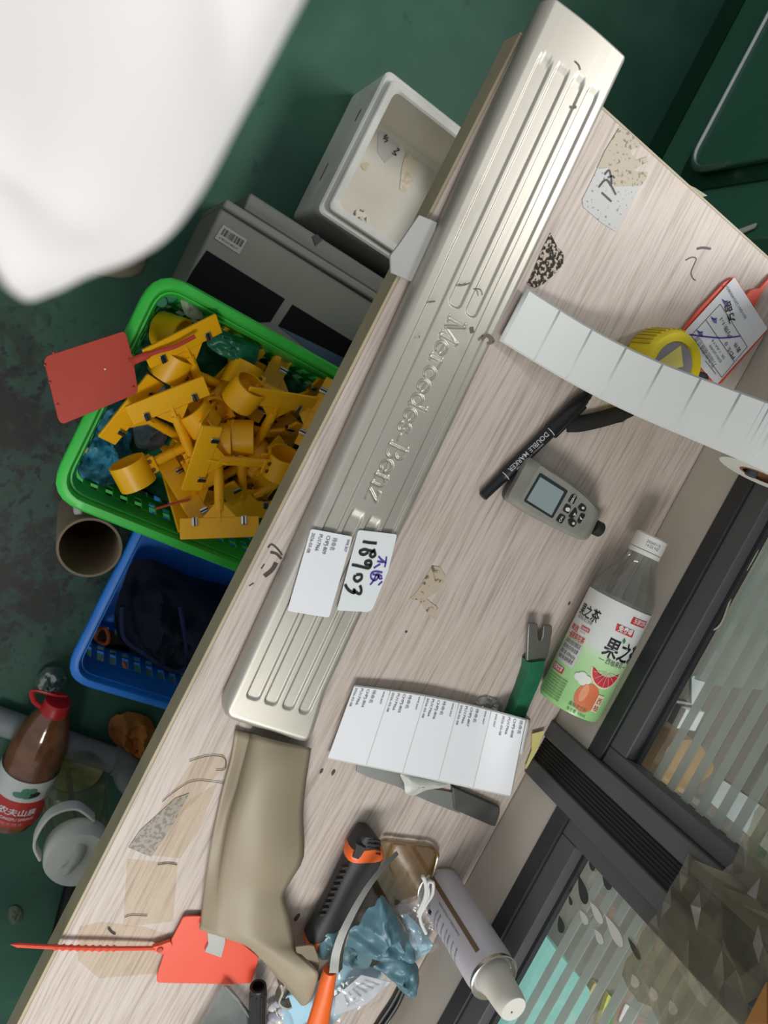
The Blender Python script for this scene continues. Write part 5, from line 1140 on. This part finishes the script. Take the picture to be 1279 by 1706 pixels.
# rags and scraps in the green basket
FP = lambda pts, z: [F(x, y, z) for x, y in pts]
gcl = M('dark_green_cloth', '#1c6b4c', .7, dirt=.15, scale=30, dirtcol='#0d3a2a', bump=.2)
tag(crumple(FP([(240, 480), (330, 500), (560, 640), (520, 820), (400, 925), (300, 890), (120, 790), (200, 640)], .222), .045, .03, 22, 20, 3, base=.002).map(inside(-.042, .198, .108, .42)).build('green_rag', gcl, smooth=60), 'crumpled dark green rag under the yellow clips', 'rag')
tag(crumple(FP([(350, 545), (395, 560), (430, 575), (420, 610), (385, 600), (345, 575)], .33), .006, .008, 60, 10, 9).build('green_tape_wad', M('green_tape', '#12694a', .35, dirt=.1), smooth=60), 'wad of dark green tape near the back rim of basket', 'tape')
tag(crumple(FP([(150, 700), (205, 668), (232, 700), (215, 745), (240, 770), (190, 805), (140, 800), (118, 770)], .285), .012, .018, 38, 14, 14).map(inside(-.055, .208, .099, .44)).build('blue_glove', M('teal_glove', '#3a88a3', .5, dirt=.1, bump=.1), smooth=60), 'crumpled teal blue glove in near left corner of basket', 'glove')
tag(crumple(FP([(225, 700), (262, 705), (278, 712), (268, 745), (230, 745), (222, 720)], .30), .006, .008, 40, 10, 4).build('grey_rag', M('grey_cloth', '#6b7b87', .7), smooth=60), 'grey rag showing between clips beside the teal glove', 'rag')
tag(crumple(FP([(245, 618), (275, 640), (262, 660), (232, 655)], .30), .006, .008, 40, 10, 5).build('grey_rag', M('grey_cloth', '#6b7b87'), smooth=60), 'small grey rag showing below the open ring clip', 'rag')
tag(crumple(FP([(300, 490), (322, 492), (338, 528), (318, 530), (306, 520)], .325), .004, .004, 50, 8, 6).build('paper_scrap', M('dull_paper', '#b9bcab', .6), smooth=60), 'pale paper scrap standing at back of the green basket', 'paper')
for (x, y, r_) in ((283, 488, .011), (268, 500, .008)):
    tag(MB().lathe([(r_, 0), (r_, .008), (r_ * .8, .010)], F(x, y, .315), (.2, .1, 1), 18).build('green_stopper', M('bottle_green', '#0f7a55', .3)), 'green screw cap in the back corner of basket' if r_ > .01 else 'smaller green screw cap beside the larger one', 'cap')
tag(MB().tube(FP([(258, 848), (285, 840), (317, 832)], .352), .0016, 6).build('red_tie', redd), 'thin red plastic tie lying across the slanted yellow plate', 'cable tie')
tag(MB().prism(FP([(450, 820), (505, 810), (480, 850), (440, 860)], .30), (0, 0, .002)).build('dark_red_card', M('dark_red_card', '#7c2f1c', .6)), 'dark red card lying low beside the bench edge in basket', 'card')
tag(MB().prism(FP([(125, 725), (138, 738), (155, 752), (122, 757)], .30), (0, 0, .004)).build('yellow_scrap', yellow), 'small yellow plastic scrap in the corner by the teal glove', 'scrap')
# red seal tag on the basket rim
rs = thing('seal_tag', F(150, 630, .37), 'dark red plastic seal tag lying across the green basket rim', 'seal tag')
z_ = .383
MB().prism(roundpoly(FP([(73, 601), (78, 593), (205, 552), (210, 556), (222, 600), (230, 650), (226, 657), (104, 707), (97, 700)], z_), .004, 3), (0, 0, -.0018)).build('tag_body', redd, rs, bevel=.0005)
MB().tube(catmull(FP([(216, 604), (235, 596), (262, 586), (292, 577), (325, 560)], z_), 5), [.006] * 2 + [.0045] * 6 + [.0026] * 13, 8, flat=.3).build('tag_tail', redd, rs)
for x, y in ((89, 588), (75, 608), (83, 637), (96, 674), (222, 645)): MB().lathe([(.0018, 0), (.0012, .003)], F(x, y, z_ - .001), (0, 0, 1), 6).build('edge_nub', redd, rs)
MB().lathe([(.0011, 0), (.0008, .0004)], F(175, 615, z_ + .0001), (0, 0, 1), 8).build('white_speck', white, rs)

# ------------------------------------------------------------------ contents of the blue basket
navy = M('navy_cloth', '#1b2438', .9, dirt=.2, scale=30, bump=.3)
tag(crumple(FP([(235, 930), (330, 960), (420, 1000), (400, 1080), (330, 1150), (262, 1135), (215, 1110), (190, 1030), (205, 970)], .045), .075, .035, 14, 24, 5, base=.002).map(inside(.212, .487, .252, .497)).build('navy_garment', navy, smooth=60), 'dark navy work garment heaped inside the blue basket', 'clothing')
tag(MB().tube(catmull(FP([(203, 1010), (206, 1060), (235, 1085), (290, 1118), (312, 1100), (300, 1010)], .135), 6), .004, 8).build('garment_hem', M('navy_hem', '#27345c', .9)), 'blue hem edge curving round the navy garment', 'clothing')
wg = thing('work_glove', F(185, 1080, .06), 'grey brown work gloves with orange cuffs inside the blue basket', 'gloves')
crumple(FP([(140, 1050), (175, 1045), (205, 1070), (215, 1110), (180, 1135), (150, 1115), (136, 1080)], .07), .02, .014, 40, 12, 8).map(inside(.212, .489, .251, .50)).build('glove_body', M('brown_knit', '#5b4d42', .9, dirt=.2, bump=.3), wg, smooth=60)
cuff = M('orange_cuff', '#a8552c', .8, dirt=.1)
for (x, y, rx, ry, a) in ((170, 1060, .014, .010, .6), (190, 1110, .022, .016, 1.1)):
    c = F(x, y, .105); pts = []
    for k in range(17): t_ = 2 * PI * k / 16; px_, py_ = rx * math.cos(t_), ry * math.sin(t_); pts.append(c + Vector((px_ * math.cos(a) - py_ * math.sin(a), px_ * math.sin(a) + py_ * math.cos(a), .006 * math.sin(t_ * 2))))
    MB().tube(pts, .0032, 8, False).build('cuff', cuff, wg)
tag(MB().prism(FP([(312, 1065), (330, 1070), (322, 1098), (305, 1090)], .12), (0, 0, .003)).build('grey_scrap', M('grey_scrap', '#69727a', .6)), 'grey plastic scrap on the navy garment by the bench edge', 'scrap')

# ------------------------------------------------------------------ red capped water bottle, pipe, jug
pvc = M('grey_pvc', '#8f9698', .5, dirt=.06)
pp_ = thing('grey_pipe', F(110, 1240, .02), 'grey plastic pipe with an elbow lying behind the red capped bottle', 'pipe')
pa, pb = F(-15, 1196, .024), F(214, 1275, .024); d_ = (pb - pa)
MB().tube([pa, pb], .023, 24).build('pipe', pvc, pp_)
MB().tube(catmull([pb - d_ * .12, pb - d_ * .03, pb + Vector((.022, .012, 0)), F(232, 1318, .024), F(240, 1360, .024)], 5), .027, 20).build('elbow', M('grey_pvc_elbow', '#798082', .5, dirt=.06), pp_)
wb = thing('water_bottle', F(50, 1270, .07), 'large red capped bottle of brown liquid leaning on the grey pipe', 'bottle')
c0, c1 = F(18, 1352, .066), F(98, 1166, .118); ad = (c1 - c0).normalized(); BLn = (c1 - c0).length
brown = M_clear('brown_liquid', '#dcb892', .60, .10, '#96572f', .1, .12); petc = M_clear('tinted_pet', '#f9f4ee', .08, .06, '#b99a78', .15, .25)
R1 = .0445
MB().lathe([(.030, -.01), (.042, -.006), (R1, .004), (R1, BLn * .52), (R1 * .97, BLn * .62), (R1 * .80, BLn * .78), (R1 * .55, BLn * .88), (.020, BLn * .92), (.0165, BLn * .93)], c0, ad, 40).build('bottle_body', brown, wb)
MB().lathe([(R1 + .0015, .01), (R1 + .0022, BLn * .52), (R1 * .97 + .0018, BLn * .62), (R1 * .80 + .0015, BLn * .78), (R1 * .55 + .0015, BLn * .885), (.020, BLn * .93)], c0, ad, 40, False).build('clear_wall', petc, wb)
redc = M('red_cap', '#b81f24', .4)
MB().lathe([(.0185, BLn * .90), (.0225, BLn * .905), (.0225, BLn * .935), (.0205, BLn * .945), (.0205, BLn * .998), (.019, BLn * 1.0)], c0, ad, 32).build('cap', redc, wb)
sdv = ad.cross(Vector((0, 0, 1))).normalized(); 
if sdv.y > 0: sdv = -sdv
upv = sdv.cross(ad); upv = upv if upv.z > 0 else -upv
hp_ = [c0 + ad * (BLn * .915) + sdv * .020, c0 + ad * (BLn * .95) + sdv * .034, c0 + ad * (BLn * 1.02) + sdv * .043, c0 + ad * (BLn * 1.05) + sdv * .036 + upv * .004, c0 + ad * (BLn * 1.05) + sdv * .01 + upv * .006, c0 + ad * (BLn * 1.04) - sdv * .008]
MB().tube(catmull(hp_, 5), .0042, 8, flat=.6).build('carry_loop', redc, wb)
def onw(s, th, r): return c0 + ad * s + (upv * math.cos(th) - sdv * math.sin(th)) * r
wl_ = MB().grid([[onw(.012 + (BLn * .28 - .012) * i / 4, 2 * PI * k / 40, R1 + .0025) for k in range(41)] for i in range(5)]).build('red_label', M('bottle_red_label', '#c03028', .4), wb)
ww_ = MB().grid([[onw(BLn * .28 + BLn * .17 * i / 4, 2 * PI * k / 40, R1 + .0025) for k in range(41)] for i in range(5)]).build('white_label', M('bottle_white_label', '#d3d6d2', .4, dirt=.05), wb)
TH = -.6
def wtxt(s, y, h, fit, mat, bold=0., th=TH): return text(s, h, bold, fit=fit).map(lambda v: onw(y + v.y, th + v.x / R1, R1 + .0031)).build('printed_text', mat, wl_, smooth=0)
wtxt('农夫山泉', BLn * .165, .016, .058, white, .02); wtxt('NONGFU SPRING', BLn * .115, .0085, .058, white, .01); wtxt('饮用天然水', BLn * .07, .0075, .044, M('pale_pink_print', '#dba59c', .5))
lfm = M('leaf_print', '#4d8c70', .5)
for k, (s, th, w_, h_) in enumerate(((.34, -.15, .010, .006), (.37, .05, .008, .009), (.35, .3, .012, .007), (.385, .25, .007, .006), (.33, .15, .010, .004))):
    MB().loft([[onw(BLn * s + h_ * q * math.sin(2 * PI * j / 10), th + w_ * q * math.cos(2 * PI * j / 10) / R1, R1 + .0031) for j in range(10)] for q in (.02, 1)], False).build('leaf_print', lfm if k != 2 else ink, ww_, smooth=0)
jug = thing('water_jug', (.752, .352, 0), 'tall clear water jug with white handled lid beside the bench edge', 'jug')
jx, jy, jr, jh = .757, .345, .052, .235
jm = M_clear('jug_clear', '#f6f8f0', .22, .06, '#8c9480', .2, .4)
MB().lathe([(.046, .0), (jr, .006), (jr, jh * .8), (jr * .95, jh * .9), (jr * .86, jh)], (jx, jy, 0), (0, 0, 1), 40, False).build('jug_wall', jm, jug)
MB().lathe([(.045, .004), (.049, .012), (.047, .020), (.02, .014), (.0005, .012)], (jx, jy, 0), (0, 0, 1), 40, False).build('jug_base', M_clear('jug_base_olive', '#e6e9c0', .75, .1, '#b3b965', .2, .3), jug)
MB().tube([(jx + .01, jy - .01, .02), (jx + .004, jy + .004, jh + .02)], .005, 12, False).build('straw', M_clear('straw_clear', '#e2e5dc', .35, .1, '#b0b5a8', .6), jug)
wlid = M('jug_lid_white', '#e4e6df', .45, dirt=.03)
MB().lathe([(jr * .90, jh - .004), (jr * .94, jh + .004), (jr * .94, jh + .028), (jr * .86, jh + .036), (.0005, jh + .038)], (jx, jy, 0), (0, 0, 1), 40, False).build('lid', wlid, jug)
MB().tube(catmull([(jx + .020, jy - .014, jh + .036), (jx + .006, jy - .012, jh + .052), (jx - .014, jy - .006, jh + .046), (jx - .022, jy - .004, jh + .036)], 6), [.0065] * 10 + [.0085] * 9, 12).build('spout', M('jug_spout', '#c4c7be', .45), jug)
hd_ = catmull([(jx + .015, jy - .050, jh + .022), (jx - .006, jy - .068, jh + .014), (jx - .045, jy - .062, jh + .004), (jx - .062, jy - .03, jh - .004), (jx - .052, jy + .004, jh + .002)], 7); q_h = []
MB().grid([[p + Vector((0, 0, .011)), p + Vector((0, 0, -.011))] for p in hd_]).build('handle', wlid, jug, solid=.004, bevel=.001)
yg = M('yellow_leather', '#b8752a', .7, dirt=.2, scale=14, dirtcol='#3d2d22', bump=.2)
tag(crumple(FP([(182, 1200), (212, 1185), (250, 1195), (262, 1240), (246, 1262), (218, 1250), (186, 1232)], .005), .035, .02, 30, 14, 4).build('leather_glove', yg, smooth=60), 'dirty orange leather glove on floor below blue basket', 'glove')
hs = MB(); ha, hb = F(128, 1462, .03), F(92, 1600, .03); hd = hb - ha
prof = []
for k in range(40): prof += [(.0165, hd.length * k / 40), (.019, hd.length * (k + .5) / 40)]
tag(hs.lathe(prof, ha, hd, 20).build('corrugated_hose', black), 'black corrugated hose on floor beneath the clear jug', 'hose')
tag(crumple(FP([(58, 1135), (75, 1112), (105, 1112), (112, 1140), (90, 1150), (70, 1150)], .01), .03, .012, 60, 12, 8).build('plastic_cup', M_clear('crushed_cup', '#eef2ea', .2, .08, '#a8b0a2', .9), smooth=70), 'crushed clear plastic cup beside blue basket corner', 'cup')
tag(crumple(FP([(16, 1512), (28, 1508), (37, 1518), (34, 1535), (20, 1538), (14, 1528)], .0005), .003, .004, 90, 8, 2).build('floor_scrap', M('olive_scrap', '#5d6a58', .7), smooth=60), 'small olive paper scrap on the green floor near red tail', 'scrap')

# ================================================================== the person holding the camera, seen from above
per = thing('person', (-.2, -.1, 0), 'person in loose white shirt standing close to bench front', 'person')
skin_m = M('skin', '#c99b80', .55, dirt=.02); shirt_m = M('white_shirt', '#d9d5d5', .8, dirt=.01, scale=12, bump=.15, bscale=9)
def skinbody(name, pts, edges, rad, mat, root=0):
    me = bpy.data.meshes.new(name); me.from_pydata([Vector(p) - ORG[per.name] for p in pts], edges, []); me.materials.append(mat)
    o = bpy.data.objects.new(name, me); COL.objects.link(o); o.parent = per
    md = o.modifiers.new('skin', 'SKIN'); sk = me.skin_vertices[0] if me.skin_vertices else None
    if sk is None:
        bm = bmesh.new(); bm.from_mesh(me); bm.verts.layers.skin.verify(); bm.to_mesh(me); bm.free(); sk = me.skin_vertices[0]
    for i, r in enumerate(rad):
        sk.data[i].radius = (r, r) if not isinstance(r, tuple) else r; sk.data[i].use_root = (i == root)
    md.use_smooth_shade = True; o.modifiers.new('sub', 'SUBSURF').render_levels = 2; return o
bx_, by_ = -.205, -.135
pts = [(bx_, by_ - .02, .93), (bx_, by_ - .015, 1.12), (bx_, by_ - .03, 1.30), (bx_, by_ - .05, 1.43), (bx_, by_ - .04, 1.50), (bx_, by_ - .02, 1.60), (bx_, by_ - .02, 1.70)]
rad = [(.15, .11), (.14, .10), (.15, .10), (.09, .07), .05, (.075, .09), (.07, .085)]
ed = [(i, i + 1) for i in range(6)]
def chain(start, ps, rs):
    prev = start
    for p, r in zip(ps, rs): pts.append(p); rad.append(r); ed.append((prev, len(pts) - 1)); prev = len(pts) - 1
    return prev
for sg in (-1, 1):
    chain(0, [(bx_ + sg * .10, by_ - .02, .84), (bx_ + sg * .105, by_ - .01, .48), (bx_ + sg * .11, by_ - .04, .10), (bx_ + sg * .11, by_ + .0, .045), (bx_ + sg * .115, by_ + .14, .035)], [.085, .058, .042, .042, .035])
    w_ = chain(3, [(bx_ + sg * .17, by_ - .06, 1.40), (bx_ + sg * .23, by_ - .10, 1.13), (bx_ + sg * .235, by_ - .09, .90), (bx_ + sg * .235, by_ - .075, .83)], [.055, .042, .028, (.02, .034)])
    for k in range(4): chain(w_, [(bx_ + sg * .237, by_ - .105 + .02 * k, .775 - .004 * abs(k - 1.5)), (bx_ + sg * .230, by_ - .10 + .02 * k, .735)], [.0088, .0078])
    chain(w_, [(bx_ + sg * .225, by_ - .035, .80), (bx_ + sg * .215, by_ - .02, .765)], [.0105, .009])
skinbody('body', pts, ed, rad, skin_m)
# shirt: stacked outlines round the trunk, its lower right front bulging towards the camera
sil = [(-.006, -.018), (.0035, -.0065), (.001, -.002), (-.004, .0018), (-.009, .006), (-.014, .0088), (-.020, .0100), (-.026, .0105), (-.033, .0108), (-.050, .0112), (-.085, .011), (-.13, .008), (-.20, .004), (-.29, -.01), (-.37, -.05), (-.415, -.11), (-.415, -.18), (-.37, -.24), (-.28, -.275), (-.19, -.28), (-.10, -.265), (-.04, -.22), (-.012, -.15), (-.008, -.08), (-.010, -.04)]
ctr = Vector((-.205, -.13)); rings_ = []
for z, k, ox, oy in ((.80, 1.0, -.01, -.03), (.88, .99, -.008, -.02), (1.00, .985, -.004, -.008), (1.12, .99, -.002, -.003), (1.19, .997, 0, -.001), (1.225, 1.0, 0, 0), (1.24, .995, -.0004, -.0012), (1.255, .988, -.001, -.0035), (1.27, .977, -.0025, -.0075), (1.29, .965, -.004, -.012), (1.31, .953, -.0055, -.018), (1.33, .94, -.007, -.024), (1.355, .91, -.0085, -.03), (1.38, .88, -.01, -.035), (1.42, .72, 0, -.04), (1.455, .46, 0, -.04), (1.475, .30, 0, -.035)):
    rg_ = []
    for j, p in enumerate(catmull([(x, y, 0) for x, y in sil], 4, True)):
        q = ctr + (Vector((p.x, p.y)) - ctr) * k + Vector((ox, oy)); f = .028 * smoothstep(1.23, 1.29, z) * (.5 + .5 * math.sin(j * .34 + z * 70 + 2.5 * noise.noise(Vector((j * .05, z * 5, 2))))) if z > 1.23 else (.006 * noise.noise(Vector((j * .09, z * 6, 2))) if z < 1.15 else 0)
        fold = .0035 * math.sin(j * .35 + z * 30) if z < 1.15 else 0
        dv_ = (q - ctr).normalized(); q = q - dv_ * (abs(f) + abs(fold)); rg_.append(Vector((q.x, q.y, z)))
    rings_.append(rg_)
cols_ = [catmull([r[j] for r in rings_], 3) for j in range(len(rings_[0]))]
MB().loft([[c[i] for c in cols_] for i in range(len(cols_[0]))], False).build('shirt', shirt_m, per, smooth=80)
for sg in (-1, 1): MB().tube(catmull([(bx_ + sg * .10, by_ - .05, 1.405), (bx_ + sg * .17, by_ - .06, 1.385), (bx_ + sg * .205, by_ - .08, 1.28), (bx_ + sg * .235, by_ - .10, 1.13)], 4), [.055] * 2 + [.066] * 5 + [.062] * 6, 20, False).build('sleeve', shirt_m, per, smooth=80)
trousers = M('dark_trousers', '#3a3f4a', .8, bump=.1)
for sg in (-1, 1):
    MB().tube(catmull([(bx_ + sg * .085, by_ - .02, .98), (bx_ + sg * .10, by_ - .02, .84), (bx_ + sg * .105, by_ - .01, .48), (bx_ + sg * .11, by_ - .03, .09)], 5), [.105] * 4 + [.10] * 3 + [.09] * 4 + [.075] * 5, 20).build('trouser_leg', trousers, per, smooth=80)
    shp = M('pale_shoe', '#a79c84', .6, dirt=.06)
    sx_ = bx_ + sg * .115
    MB().loft([[Vector((sx_ + w * math.cos(a), by_ + oy + l * math.sin(a), z)) for a in [2 * PI * k / 28 for k in range(28)]] for w, l, oy, z in ((.050, .125, .09, .0), (.053, .13, .09, .012), (.050, .125, .09, .03), (.046, .105, .075, .06), (.040, .06, .03, .085))]).build('shoe', shp, per, smooth=50)
hair = M('black_hair', '#15120f', .6, bump=.3)
MB().lathe([(.094, -.03), (.106, .02), (.102, .06), (.07, .105), (.0005, .12)], (bx_, by_ - .03, 1.64), (0, -.15, 1), 28, False).build('hair', hair, per)
for sx in (-.032, .032):
    e = MB().lathe([(.0005, .012), (.009, .008), (.012, 0), (.009, -.008), (.0005, -.012)], (bx_ + sx, by_ + .062, 1.645), (0, 1, 0), 16, False).build('eye', white, per)
    MB().lathe([(.005, .0), (.0045, .0012)], (bx_ + sx, by_ + .0735, 1.645), (0, 1, 0), 12).build('iris', ink, e)
MB().tube([(bx_, by_ + .07, 1.645), (bx_, by_ + .083, 1.61), (bx_, by_ + .078, 1.603)], [.006, .010, .010], 10).build('nose', skin_m, per)
MB().tube(catmull([(bx_ - .022, by_ + .062, 1.573), (bx_, by_ + .071, 1.571), (bx_ + .022, by_ + .062, 1.573)], 4), .0045, 8).build('mouth', M('lips', '#a5635a', .5), per)
for sg in (-1, 1): MB().tube(catmull([(bx_ + sg * .075, by_ - .02, 1.665), (bx_ + sg * .088, by_ - .03, 1.645), (bx_ + sg * .078, by_ - .022, 1.615)], 4), .008, 8).build('ear', skin_m, per)
